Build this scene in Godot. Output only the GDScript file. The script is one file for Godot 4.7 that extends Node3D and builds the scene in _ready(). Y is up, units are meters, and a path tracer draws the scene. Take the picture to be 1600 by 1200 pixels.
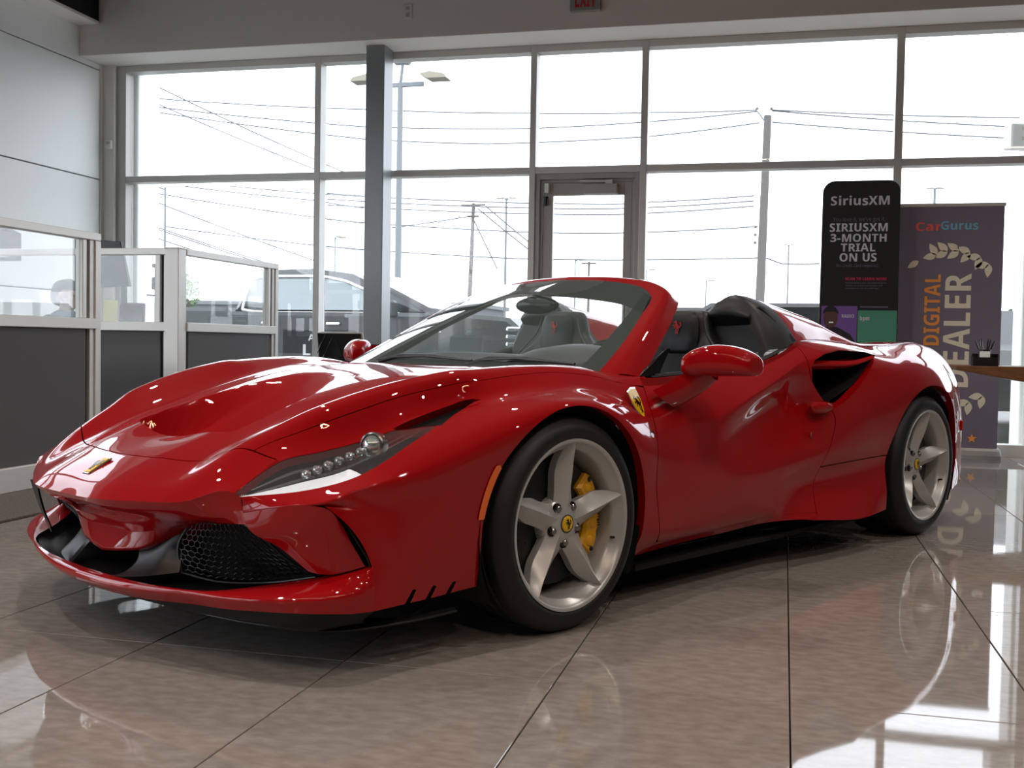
extends Node3D
# A showroom with a red roadster on polished tiles, glazed front, cubicle partitions, banners, and the car park outside.

var M := {}
var used_names := {}

# ---------------------------------------------------------------- geometry
class G:
	var v := PackedVector3Array()
	var n := PackedVector3Array()
	var uv := PackedVector2Array()
	func tri(a: Vector3, b: Vector3, c: Vector3, na: Vector3, nb: Vector3, nc: Vector3, ua := Vector2.ZERO, ub := Vector2.ZERO, uc := Vector2.ZERO) -> void:
		var x := (b - a).cross(c - a)
		if x.length_squared() < 1e-16:
			return
		if x.dot(na + nb + nc) > 0.0:
			v.append(a); v.append(c); v.append(b)
			n.append(na); n.append(nc); n.append(nb)
			uv.append(ua); uv.append(uc); uv.append(ub)
		else:
			v.append(a); v.append(b); v.append(c)
			n.append(na); n.append(nb); n.append(nc)
			uv.append(ua); uv.append(ub); uv.append(uc)
	func face(a: Vector3, b: Vector3, c: Vector3) -> void: # counter-clockwise seen from outside
		var x := (b - a).cross(c - a).normalized()
		tri(a, b, c, x, x, x)
	func quad(a: Vector3, b: Vector3, c: Vector3, d: Vector3) -> void: # counter-clockwise seen from outside
		var x := (c - a).cross(d - b).normalized()
		tri(a, b, c, x, x, x, Vector2(0, 1), Vector2(1, 1), Vector2(1, 0))
		tri(a, c, d, x, x, x, Vector2(0, 1), Vector2(1, 0), Vector2(0, 0))
	func box(c: Vector3, s: Vector3, b := Basis(), ch := 0.0) -> void:
		var h := s * 0.5
		if ch <= 0.0:
			for ax in 3:
				for sg in [-1.0, 1.0]:
					var u := Vector3.ZERO; var w := Vector3.ZERO; var nn := Vector3.ZERO
					nn[ax] = sg
					u[(ax + 1) % 3] = h[(ax + 1) % 3]
					w[(ax + 2) % 3] = h[(ax + 2) % 3] * sg
					var o: Vector3 = nn * h[ax]
					quad(c + b * (o - u - w), c + b * (o + u - w), c + b * (o + u + w), c + b * (o - u + w))
			return
		var k := minf(ch, minf(h.x, minf(h.y, h.z)) * 0.9)
		for ax in 3:
			var i: int = (ax + 1) % 3
			var j: int = (ax + 2) % 3
			for sg in [-1.0, 1.0]:
				var o := Vector3.ZERO; o[ax] = h[ax] * sg
				var u := Vector3.ZERO; u[i] = h[i] - k
				var w := Vector3.ZERO; w[j] = (h[j] - k) * sg
				quad(c + b * (o - u - w), c + b * (o + u - w), c + b * (o + u + w), c + b * (o - u + w))
			for s1 in [-1.0, 1.0]: # edges along ax
				for s2 in [-1.0, 1.0]:
					var p := Vector3.ZERO; p[i] = h[i] * s1; p[j] = (h[j] - k) * s2
					var q := Vector3.ZERO; q[i] = (h[i] - k) * s1; q[j] = h[j] * s2
					var l := Vector3.ZERO; l[ax] = h[ax] - k
					var nn := Vector3.ZERO; nn[i] = s1; nn[j] = s2
					nn = (b * nn).normalized()
					var a0 := c + b * (p - l); var a1 := c + b * (p + l); var a2 := c + b * (q + l); var a3 := c + b * (q - l)
					tri(a0, a1, a2, nn, nn, nn); tri(a0, a2, a3, nn, nn, nn)
		for s1 in [-1.0, 1.0]:
			for s2 in [-1.0, 1.0]:
				for s3 in [-1.0, 1.0]:
					var sv := Vector3(s1, s2, s3)
					var nn := (b * sv).normalized()
					tri(c + b * (sv * Vector3(h.x, h.y - k, h.z - k)), c + b * (sv * Vector3(h.x - k, h.y, h.z - k)), c + b * (sv * Vector3(h.x - k, h.y - k, h.z)), nn, nn, nn)
	func span(a: Vector3, c: Vector3, ch := 0.0) -> void: # box between two corners
		box((a + c) * 0.5, (c - a).abs(), Basis(), ch)
	func bar(a: Vector3, c: Vector3, w: float, h: float, up := Vector3.UP, ch := 0.0) -> void:
		var d := (c - a)
		var x := d.normalized()
		var z := x.cross(up).normalized()
		var y := z.cross(x)
		box((a + c) * 0.5, Vector3(d.length(), h, w), Basis(x, y, z), ch)
	func tube(path: Array, r, sides := 8, caps := true, closed := false) -> void:
		var m := path.size()
		var rings: Array = []
		var up := Vector3.UP
		for i in m:
			var t: Vector3
			if closed: t = (path[(i + 1) % m] - path[(i - 1 + m) % m]).normalized()
			else: t = (path[mini(i + 1, m - 1)] - path[maxi(i - 1, 0)]).normalized()
			if absf(t.dot(up)) > 0.98 and i == 0: up = Vector3.RIGHT
			var s := t.cross(up).normalized()
			up = s.cross(t).normalized()
			var rr: float = r[i] if r is Array else r
			var ring: Array = []
			for k in sides + 1:
				var a := TAU * k / sides
				ring.append([path[i] + (s * cos(a) + up * sin(a)) * rr, s * cos(a) + up * sin(a)])
			rings.append(ring)
		if closed: rings.append(rings[0])
		for i in rings.size() - 1:
			for k in sides:
				var a = rings[i][k]; var b = rings[i][k + 1]; var c = rings[i + 1][k + 1]; var d = rings[i + 1][k]
				tri(a[0], b[0], c[0], a[1], b[1], c[1]); tri(a[0], c[0], d[0], a[1], c[1], d[1])
		if caps and not closed:
			for e in [0, m - 1]:
				var nn: Vector3 = (path[0] - path[1]).normalized() if e == 0 else (path[m - 1] - path[m - 2]).normalized()
				for k in sides:
					tri(path[e], rings[e][k][0], rings[e][k + 1][0], nn, nn, nn)
	func lathe(prof: Array, segs: int, x := Transform3D(), sharp := 0.6) -> void: # profile of (radius, height) about y
		var m := prof.size()
		for i in m - 1:
			var p: Vector2 = prof[i]; var q: Vector2 = prof[i + 1]
			var nf := Vector2(q.y - p.y, -(q.x - p.x)).normalized()
			var np := nf; var nq := nf
			if i > 0:
				var o: Vector2 = prof[i - 1]
				var e := Vector2(p.y - o.y, -(p.x - o.x)).normalized()
				if e.dot(nf) > sharp: np = (e + nf).normalized()
			if i < m - 2:
				var o2: Vector2 = prof[i + 2]
				var e2 := Vector2(o2.y - q.y, -(o2.x - q.x)).normalized()
				if e2.dot(nf) > sharp: nq = (e2 + nf).normalized()
			for k in segs:
				var a := TAU * k / segs; var b := TAU * (k + 1) / segs
				var ca := cos(a); var sa := sin(a); var cb := cos(b); var sb := sin(b)
				var A := x * Vector3(p.x * ca, p.y, p.x * sa); var B := x * Vector3(p.x * cb, p.y, p.x * sb)
				var C := x * Vector3(q.x * cb, q.y, q.x * sb); var D := x * Vector3(q.x * ca, q.y, q.x * sa)
				var nA := x.basis * Vector3(np.x * ca, np.y, np.x * sa); var nB := x.basis * Vector3(np.x * cb, np.y, np.x * sb)
				var nC := x.basis * Vector3(nq.x * cb, nq.y, nq.x * sb); var nD := x.basis * Vector3(nq.x * ca, nq.y, nq.x * sa)
				tri(A, B, C, nA, nB, nC); tri(A, C, D, nA, nC, nD)
	func prism(poly: PackedVector2Array, depth: float, x := Transform3D(), bevel := 0.0) -> void: # polygon in xy pushed along +z by depth
		var p := poly
		if Geometry2D.is_polygon_clockwise(p):
			p = p.duplicate(); p.reverse()
		var m := p.size()
		var inner := p
		if bevel > 0.0:
			inner = PackedVector2Array()
			for i in m:
				var e0 := (p[i] - p[(i - 1 + m) % m]).normalized(); var e1 := (p[(i + 1) % m] - p[i]).normalized()
				var mm := (Vector2(-e0.y, e0.x) + Vector2(-e1.y, e1.x))
				inner.append(p[i] + mm * (bevel / maxf(0.5, mm.length_squared() * 0.5)))
		var idx := Geometry2D.triangulate_polygon(inner)
		var zf: Vector3 = x.basis.z.normalized()
		var bb := Rect2(p[0], Vector2.ZERO)
		for q in p: bb = bb.expand(q)
		for i in range(0, idx.size(), 3):
			var a := inner[idx[i]]; var b := inner[idx[i + 1]]; var c := inner[idx[i + 2]]
			tri(x * Vector3(a.x, a.y, depth), x * Vector3(b.x, b.y, depth), x * Vector3(c.x, c.y, depth), zf, zf, zf, (a - bb.position) / bb.size, (b - bb.position) / bb.size, (c - bb.position) / bb.size)
			tri(x * Vector3(a.x, a.y, 0), x * Vector3(b.x, b.y, 0), x * Vector3(c.x, c.y, 0), -zf, -zf, -zf)
		for i in m:
			var j := (i + 1) % m
			var e := (p[j] - p[i]).normalized()
			var nn: Vector3 = (x.basis * Vector3(e.y, -e.x, 0)).normalized()
			var lo := inner if bevel > 0.0 else p
			var b0 := bevel if bevel > 0.0 else 0.0
			var A := x * Vector3(p[i].x, p[i].y, b0); var B := x * Vector3(p[j].x, p[j].y, b0)
			var C := x * Vector3(p[j].x, p[j].y, depth - b0); var D := x * Vector3(p[i].x, p[i].y, depth - b0)
			tri(A, B, C, nn, nn, nn); tri(A, C, D, nn, nn, nn)
			if bevel > 0.0:
				var E := x * Vector3(lo[i].x, lo[i].y, depth); var F := x * Vector3(lo[j].x, lo[j].y, depth)
				var n2 := (nn + zf).normalized()
				tri(D, C, F, n2, n2, n2); tri(D, F, E, n2, n2, n2)
				E = x * Vector3(lo[i].x, lo[i].y, 0); F = x * Vector3(lo[j].x, lo[j].y, 0)
				n2 = (nn - zf).normalized()
				tri(A, B, F, n2, n2, n2); tri(A, F, E, n2, n2, n2)
	# a grid of points with smooth normals; out is a rough outward direction (or a point to face away from, with from = true)
	func grid(P: Array, out: Vector3, closed := false, from := false) -> void:
		var R := P.size(); var C: int = P[0].size()
		var N: Array = []
		for i in R:
			var row: Array = []
			for j in C:
				var a: Vector3 = P[mini(i + 1, R - 1)][j] - P[maxi(i - 1, 0)][j]
				var b: Vector3
				if closed: b = P[i][(j + 1) if j < C - 1 else 1] - P[i][(j - 1) if j > 0 else C - 2]
				else: b = P[i][mini(j + 1, C - 1)] - P[i][maxi(j - 1, 0)]
				if a.length_squared() < 1e-12: a = P[mini(i + 1, R - 1)][(j + 1) % C] - P[maxi(i - 1, 0)][(j + 1) % C]
				if b.length_squared() < 1e-12:
					var i2 := i + 1 if i < R - 1 else i - 1
					b = P[i2][mini(j + 1, C - 1)] - P[i2][maxi(j - 1, 0)]
				row.append(a.cross(b).normalized())
			N.append(row)
		var vote := 0.0
		for i in R:
			for j in C:
				vote += N[i][j].dot((P[i][j] - out) if from else out)
		var s := -1.0 if vote < 0.0 else 1.0
		for i in R - 1:
			for j in C - 1:
				var ua := Vector2(float(j) / (C - 1), float(i) / (R - 1)); var uc := Vector2(float(j + 1) / (C - 1), float(i + 1) / (R - 1))
				tri(P[i][j], P[i][j + 1], P[i + 1][j + 1], N[i][j] * s, N[i][j + 1] * s, N[i + 1][j + 1] * s, ua, Vector2(uc.x, ua.y), uc)
				tri(P[i][j], P[i + 1][j + 1], P[i + 1][j], N[i][j] * s, N[i + 1][j + 1] * s, N[i + 1][j] * s, ua, uc, Vector2(ua.x, uc.y))
	func clip(f: Callable) -> void: # keeps the side where f(point) > 0
		var V := v; var NN := n
		v = PackedVector3Array(); n = PackedVector3Array(); uv = PackedVector2Array()
		var cache := {}
		for i in range(0, V.size(), 3):
			var d := [0.0, 0.0, 0.0]
			var inside := 0
			for k in 3:
				var p := V[i + k]
				if not cache.has(p): cache[p] = f.call(p)
				d[k] = cache[p]
				if d[k] > 0.0: inside += 1
			if inside == 0: continue
			if inside == 3:
				for k in 3:
					v.append(V[i + k]); n.append(NN[i + k]); uv.append(Vector2.ZERO)
				continue
			var pv: Array = []; var pn: Array = []
			for k in 3:
				var k2 := (k + 1) % 3
				if d[k] > 0.0:
					pv.append(V[i + k]); pn.append(NN[i + k])
				if (d[k] > 0.0) != (d[k2] > 0.0):
					var t: float = d[k] / (d[k] - d[k2])
					pv.append(V[i + k].lerp(V[i + k2], t)); pn.append(NN[i + k].lerp(NN[i + k2], t).normalized())
			for k in range(1, pv.size() - 1):
				v.append(pv[0]); v.append(pv[k]); v.append(pv[k + 1])
				n.append(pn[0]); n.append(pn[k]); n.append(pn[k + 1])
				for q in 3: uv.append(Vector2.ZERO)
	func mirrored() -> G: # across z = 0
		var o := G.new()
		for i in range(0, v.size(), 3):
			for k in [0, 2, 1]:
				o.v.append(v[i + k] * Vector3(1, 1, -1)); o.n.append(n[i + k] * Vector3(1, 1, -1)); o.uv.append(uv[i + k])
		return o
	func add(o: G, x := Transform3D()) -> void:
		for i in o.v.size():
			v.append(x * o.v[i]); n.append((x.basis * o.n[i]).normalized()); uv.append(o.uv[i])
	func mesh() -> ArrayMesh:
		var a := []
		a.resize(Mesh.ARRAY_MAX)
		a[Mesh.ARRAY_VERTEX] = v; a[Mesh.ARRAY_NORMAL] = n; a[Mesh.ARRAY_TEX_UV] = uv
		var m := ArrayMesh.new()
		m.add_surface_from_arrays(Mesh.PRIMITIVE_TRIANGLES, a)
		return m

# ---------------------------------------------------------------- naming
func numbered(called: String) -> String:
	if not used_names.has(called):
		used_names[called] = 0
		return called
	used_names[called] += 1
	return "%s_%03d" % [called, used_names[called]]

func tag(o: Node, label: String, category: String, group := "") -> void:
	o.set_meta("label", label)
	if category: o.set_meta("category", category)
	if group: o.set_meta("group", group)

func thing(called: String, label: String, category: String, at := Vector3.ZERO, turn := 0.0, group := "") -> Node3D:
	var o := Node3D.new()
	o.name = numbered(called)
	add_child(o)
	o.position = at; o.rotation.y = turn
	tag(o, label, category, group)
	return o

func put(called: String, g, m: Material, parent: Node = self, label := "") -> MeshInstance3D:
	var o := MeshInstance3D.new()
	if g is G:
		if g.v.size() == 0: print("empty mesh ", called)
		o.mesh = g.mesh()
	else: o.mesh = g
	o.material_override = m
	o.name = numbered(called) if parent == self else called
	parent.add_child(o, true)
	if label: o.set_meta("label", label)
	return o

func structure(called: String, at := Vector3.ZERO) -> Node3D:
	var o := Node3D.new()
	o.name = called; o.position = at
	o.set_meta("kind", "structure")
	add_child(o)
	return o

func wall_piece(called: String, g: G, m: Material, parent: Node = self) -> MeshInstance3D:
	var o := put(called, g, m, parent)
	if parent == self: o.set_meta("kind", "structure")
	return o

# ---------------------------------------------------------------- materials
func mat(called: String, c: Color, rough := 0.6, metal := 0.0) -> StandardMaterial3D:
	var m := StandardMaterial3D.new()
	m.resource_name = called
	m.albedo_color = c; m.roughness = rough; m.metallic = metal
	M[called] = m
	return m

func noise_tex(seed_: int, freq: float, lo: Color, hi: Color, octaves := 4, size := 512, mid := 0.5) -> NoiseTexture2D:
	var f := FastNoiseLite.new()
	f.seed = seed_; f.frequency = freq; f.fractal_octaves = octaves
	f.noise_type = FastNoiseLite.TYPE_SIMPLEX_SMOOTH
	var t := NoiseTexture2D.new()
	t.width = size; t.height = size; t.seamless = true; t.noise = f
	var g := Gradient.new()
	g.set_color(0, lo); g.set_color(1, hi)
	g.add_point(mid, lo.lerp(hi, 0.5))
	t.color_ramp = g
	return t

func pane_mat(called: String, alpha: float, tint := Color.WHITE) -> StandardMaterial3D:
	var m := mat(called, Color(tint, alpha), 0.0)
	m.transparency = BaseMaterial3D.TRANSPARENCY_ALPHA
	return m

func materials() -> void:
	mat("white_paint", Color(0.86, 0.86, 0.84), 0.55)
	mat("grey_wall", Color(0.88, 0.87, 0.845), 0.6)
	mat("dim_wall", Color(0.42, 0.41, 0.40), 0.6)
	mat("panel_white", Color(0.94, 0.955, 0.95), 0.5)
	mat("seam", Color(0.16, 0.16, 0.16), 0.8)
	mat("ceiling_black", Color(0.035, 0.04, 0.055), 0.8)
	mat("aluminium", Color(0.76, 0.755, 0.735), 0.45, 0.1)
	mat("aluminium_dark", Color(0.62, 0.61, 0.59), 0.4, 0.15)
	mat("column_steel", Color(0.54, 0.56, 0.57), 0.35, 0.15)
	mat("partition_frame", Color(0.80, 0.80, 0.78), 0.38, 0.2)
	var fab := mat("partition_fabric", Color(0.33, 0.325, 0.325), 0.75)
	fab.albedo_texture = noise_tex(4, 0.25, Color(0.85, 0.85, 0.85), Color(1, 1, 1), 2, 256)
	fab.uv1_triplanar = true; fab.uv1_world_triplanar = true; fab.uv1_scale = Vector3(6, 0.8, 6)
	mat("black_plastic", Color(0.05, 0.05, 0.055), 0.4)
	mat("black_gloss", Color(0.02, 0.02, 0.023), 0.12)
	mat("rubber", Color(0.045, 0.045, 0.047), 0.72)
	mat("grout", Color(0.15, 0.135, 0.12), 0.9)
	for k in 4:
		var b := [1.0, 0.965, 1.02, 0.985][k] as float
		var t := mat("tile_%d" % k, Color(0.62 * b, 0.60 * b, 0.575 * b), 0.035)
		t.albedo_texture = noise_tex(20 + k, 0.02, Color(0.84, 0.815, 0.80), Color(1.0, 0.995, 0.99), 8, 1024)
		t.uv1_triplanar = true; t.uv1_world_triplanar = true
		t.uv1_scale = Vector3(0.6, 0.6, 1.1); t.uv1_offset = Vector3(0.37 * k, 0.2 * k, 0.53 * k)
		t.metallic_specular = 0.55
	var carpet := mat("carpet", Color(0.47, 0.44, 0.41), 0.95)
	carpet.albedo_texture = noise_tex(9, 0.08, Color(0.55, 0.55, 0.55), Color(1, 1, 1), 5, 512)
	carpet.uv1_triplanar = true; carpet.uv1_world_triplanar = true; carpet.uv1_scale = Vector3(1.5, 1.5, 1.5)
	pane_mat("window_glass", 0.03, Color(0.9, 0.97, 0.95))
	pane_mat("office_glass", 0.05, Color(0.85, 0.95, 0.93))
	var asphalt := mat("lot", Color(0.47, 0.465, 0.46), 0.9)
	asphalt.albedo_texture = noise_tex(14, 0.05, Color(0.8, 0.8, 0.8), Color(1, 1, 1), 5, 512)
	asphalt.uv1_triplanar = true; asphalt.uv1_world_triplanar = true; asphalt.uv1_scale = Vector3(0.3, 0.3, 0.3)
	mat("pole_grey", Color(0.43, 0.45, 0.46), 0.6)
	mat("pole_wood", Color(0.38, 0.36, 0.345), 0.9)
	mat("wire", Color(0.36, 0.365, 0.38), 0.8)
	mat("lamp_cream", Color(0.55, 0.53, 0.46), 0.5)
	mat("leaf_green", Color(0.32, 0.43, 0.19), 0.8)
	mat("leaf_dark", Color(0.20, 0.30, 0.16), 0.85)
	mat("bark", Color(0.36, 0.31, 0.26), 0.9)
	mat("warehouse", Color(0.36, 0.37, 0.40), 0.7)
	mat("truck_grey", Color(0.17, 0.175, 0.18), 0.3, 0.3)
	mat("truck_black", Color(0.03, 0.03, 0.035), 0.2)
	mat("car_white", Color(0.6, 0.61, 0.62), 0.25)
	mat("car_silver", Color(0.5, 0.52, 0.54), 0.25, 0.4)
	mat("chrome", Color(0.86, 0.87, 0.88), 0.12, 1.0)
	mat("tinted_glass", Color(0.20, 0.235, 0.25), 0.06)
	mat("tinted_glass_light", Color(0.55, 0.59, 0.60), 0.05)
	mat("paper", Color(0.93, 0.93, 0.92), 0.7)
	mat("beige_plastic", Color(0.74, 0.72, 0.66), 0.5)
	mat("skin", Color(0.62, 0.44, 0.36), 0.55)
	mat("hair", Color(0.12, 0.10, 0.09), 0.7)
	mat("denim", Color(0.38, 0.45, 0.55), 0.85)
	mat("monitor_grey", Color(0.17, 0.175, 0.18), 0.45)
	mat("yellow_card", Color(0.85, 0.83, 0.50), 0.7)
	mat("exit_red", Color(0.75, 0.05, 0.07), 0.5)
	mat("exit_plate", Color(0.56, 0.57, 0.55), 0.5)
	# the car
	var paint := mat("car_red", Color(0.60, 0.008, 0.03), 0.55)
	paint.clearcoat_enabled = true; paint.clearcoat = 1.0; paint.clearcoat_roughness = 0.0
	paint.metallic_specular = 0.15
	mat("satin_black", Color(0.055, 0.06, 0.062), 0.38)
	mat("dark_void", Color(0.012, 0.012, 0.013), 0.9)
	mat("alloy", Color(0.74, 0.74, 0.735), 0.32, 0.35)
	mat("alloy_dark", Color(0.32, 0.32, 0.32), 0.4, 0.6)
	mat("tyre", Color(0.05, 0.05, 0.051), 0.55)
	mat("disc", Color(0.16, 0.16, 0.165), 0.45, 0.5)
	mat("caliper_yellow", Color(0.85, 0.62, 0.05), 0.3)
	mat("badge_yellow", Color(0.90, 0.72, 0.05), 0.25)
	mat("steel", Color(0.55, 0.55, 0.56), 0.25, 0.9)
	mat("seat_black", Color(0.055, 0.058, 0.068), 0.48)
	mat("stitch", Color(0.32, 0.32, 0.34), 0.7)
	mat("dash_leather", Color(0.16, 0.165, 0.16), 0.55)
	mat("horse_red", Color(0.72, 0.07, 0.08), 0.6)
	var amber := mat("amber", Color(0.95, 0.42, 0.02), 0.15)
	amber.clearcoat_enabled = true; amber.clearcoat = 1.0
	mat("tail_red", Color(0.75, 0.02, 0.02), 0.15)
	pane_mat("windscreen_glass", 0.06, Color(0.80, 0.92, 0.88))
	pane_mat("lamp_glass", 0.04)
	pane_mat("quarter_glass", 0.45, Color(0.10, 0.11, 0.11))
	var drl := mat("lamp_silver", Color(0.92, 0.93, 0.93), 0.2, 0.25)
	drl.emission_enabled = true; drl.emission = Color(0.9, 0.95, 1.0); drl.emission_energy_multiplier = 0.25
	mat("lamp_crystal", Color(0.78, 0.80, 0.81), 0.06, 0.75)
	mat("lamp_black", Color(0.03, 0.03, 0.032), 0.25)
	mat("wood", Color(0.50, 0.33, 0.19), 0.45)
	(M.wood as StandardMaterial3D).albedo_texture = noise_tex(55, 0.03, Color(0.72, 0.68, 0.62), Color(1, 1, 1), 4, 256)
	(M.wood as StandardMaterial3D).uv1_triplanar = true
	(M.wood as StandardMaterial3D).uv1_scale = Vector3(1, 12, 12)
	mat("banner_violet", Color(0.45, 0.42, 0.48), 0.7)
	mat("standee_black", Color(0.035, 0.03, 0.05), 0.5)
	mat("print_grey", Color(0.72, 0.72, 0.76), 0.7)
	mat("print_dim", Color(0.36, 0.36, 0.42), 0.7)
	mat("print_pink", Color(0.72, 0.13, 0.32), 0.7)
	mat("print_cream", Color(0.88, 0.85, 0.76), 0.7)
	mat("print_orange", Color(0.93, 0.60, 0.28), 0.7)
	mat("print_coral", Color(0.92, 0.36, 0.34), 0.7)
	mat("print_sky", Color(0.45, 0.70, 0.78), 0.7)
	mat("print_purple", Color(0.40, 0.27, 0.53), 0.7)
	mat("print_green", Color(0.25, 0.50, 0.40), 0.7)
	mat("print_skin", Color(0.30, 0.19, 0.15), 0.7)
	mat("print_navy", Color(0.07, 0.07, 0.12), 0.7)
	mat("sign_white", Color(0.9, 0.9, 0.9), 0.6)

func text_mesh(s: String, height: float, depth := 0.002, weight := 700, fam := "Droid Sans") -> TextMesh:
	var t := TextMesh.new()
	var f := SystemFont.new()
	f.font_names = PackedStringArray([fam]); f.font_weight = weight
	t.font = f
	t.text = s; t.font_size = 64
	t.pixel_size = height / 46.0   # the capitals of the font are about 46 of 64 units high
	t.depth = depth
	t.curve_step = 2.0
	return t

func lettering(called: String, s: String, m: Material, parent: Node, at: Vector3, height: float, width := 0.0, turn := Vector3.ZERO, weight := 700) -> MeshInstance3D:
	var o := put(called, text_mesh(s, height, 0.003, weight), m, parent)
	o.position = at; o.rotation = turn
	if width > 0.0:
		var w := o.mesh.get_aabb().size.x
		if w > 0.001: o.scale = Vector3(width / w, 1, 1)
	return o

func _ready() -> void:
	# --- camera, sky, lights, exposure
	var cam := Camera3D.new()
	cam.name = "camera"
	cam.position = Vector3(0, 0.9004, 0)
	cam.rotation = Vector3(-0.0370, 0.2449, 0.0172)
	cam.fov = 38.93
	cam.near = 0.05; cam.far = 400.0
	add_child(cam)
	var env := Environment.new()
	env.background_mode = Environment.BG_SKY
	var sky := Sky.new()
	var sm := ProceduralSkyMaterial.new()
	sm.sky_top_color = Color(0.90, 0.93, 0.97); sm.sky_horizon_color = Color(0.93, 0.95, 0.985)
	sm.ground_bottom_color = Color(0.4, 0.4, 0.4); sm.ground_horizon_color = Color(0.5, 0.5, 0.5)
	sm.sky_energy_multiplier = 1.75; sm.ground_energy_multiplier = 1.0
	sky.sky_material = sm
	env.sky = sky
	env.background_energy_multiplier = 1.0
	env.tonemap_mode = Environment.TONE_MAPPER_LINEAR
	env.tonemap_exposure = 1.4
	env.sdfgi_enabled = true; env.ssao_enabled = true; env.ssil_enabled = true
	var we := WorldEnvironment.new()
	we.name = "world_environment"; we.environment = env
	add_child(we)
	materials()
	ceiling_lights()
	linear_lights()
	# --- structure
	room()
	glazing()
	car_park()
	# --- objects
	partitions()
	desk_things()
	banners()
	car()

func ceiling_lights() -> void:
	var k := 0
	for p in [[-4.0, -6.2], [-1.2, -6.2], [1.8, -6.2], [4.6, -6.2], [-4.0, -2.4], [-1.2, -2.4], [1.8, -2.4], [4.6, -2.4], [-4.0, 1.6], [-1.2, 1.6], [1.8, 1.6], [4.6, 1.6]]:
		var t := thing("ceiling_lamp", "round downlight in the dark ceiling, %s from the left in the %s row" % [["first", "second", "third", "fourth"][k % 4], ["back", "middle", "front"][k / 4]], "lamp", Vector3(p[0], 5.0, p[1]), 0.0, "downlights in the ceiling")
		var g := G.new()
		g.lathe([Vector2(0.0, 0.0), Vector2(0.085, 0.0), Vector2(0.085, -0.12), Vector2(0.065, -0.12), Vector2(0.06, -0.06)], 20)
		put("housing", g, M.aluminium_dark, t)
		var e := StandardMaterial3D.new()
		e.resource_name = "lamp_glow"
		e.emission_enabled = true; e.emission = Color(1.0, 0.86, 0.70); e.emission_energy_multiplier = 14.0
		var d := G.new()
		d.lathe([Vector2(0.0, -0.075), Vector2(0.03, -0.075)], 20)
		put("diffuser", d, e, t)
		var l := SpotLight3D.new()
		l.name = "lamp_light"
		l.position = Vector3(0, -0.13, 0); l.rotation = Vector3(-PI / 2, 0, 0)
		l.spot_angle = 68.0; l.spot_angle_attenuation = 0.8
		l.light_color = Color(1.0, 0.95, 0.91); l.light_energy = 3.0; l.light_size = 0.06
		l.spot_range = 20.0; l.spot_attenuation = 2.0; l.shadow_enabled = true
		t.add_child(l)
		k += 1

func linear_lights() -> void:
	var k := 0
	for p in [[-3.2, 0.2, 2.6], [0.6, 0.2, 2.6], [4.2, -0.4, 2.2]]:
		var t := thing("linear_lamp", "long slim pendant lamp under the dark ceiling, %s from the left" % ["first", "second", "third"][k], "lamp", Vector3(p[0], 4.4, p[1]), 0.0)
		var g := G.new(); g.box(Vector3.ZERO, Vector3(p[2], 0.07, 0.05), Basis(), 0.006)
		put("housing", g, M.black_plastic, t)
		g = G.new(); g.box(Vector3(0, -0.037, 0), Vector3(p[2] - 0.04, 0.006, 0.03), Basis())
		var e := StandardMaterial3D.new()
		e.resource_name = "tube_glow"
		e.emission_enabled = true; e.emission = Color(1.0, 0.72, 0.48); e.emission_energy_multiplier = 9.0
		put("glowing_tube", g, e, t)
		for s in [-1.0, 1.0]:
			g = G.new(); g.tube([Vector3(s * p[2] * 0.42, 0.03, 0), Vector3(s * p[2] * 0.42, 0.6, 0)], 0.003, 6)
			put("cable", g, M.black_plastic, t)
		var l := AreaLight3D.new()
		l.name = "tube_light"; l.area_size = Vector2(p[2] - 0.04, 0.03)
		l.position = Vector3(0, -0.045, 0); l.rotation = Vector3(-PI / 2, 0, 0)
		l.light_color = Color(1.0, 0.82, 0.66); l.light_energy = 1.2; l.area_range = 20.0; l.area_attenuation = 2.0; l.shadow_enabled = true
		t.add_child(l)
		k += 1

const WX0 := -6.94
const WX1 := 7.5
const WZ0 := -10.06
const WZ1 := 7.0
const HEAD := 3.71

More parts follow.
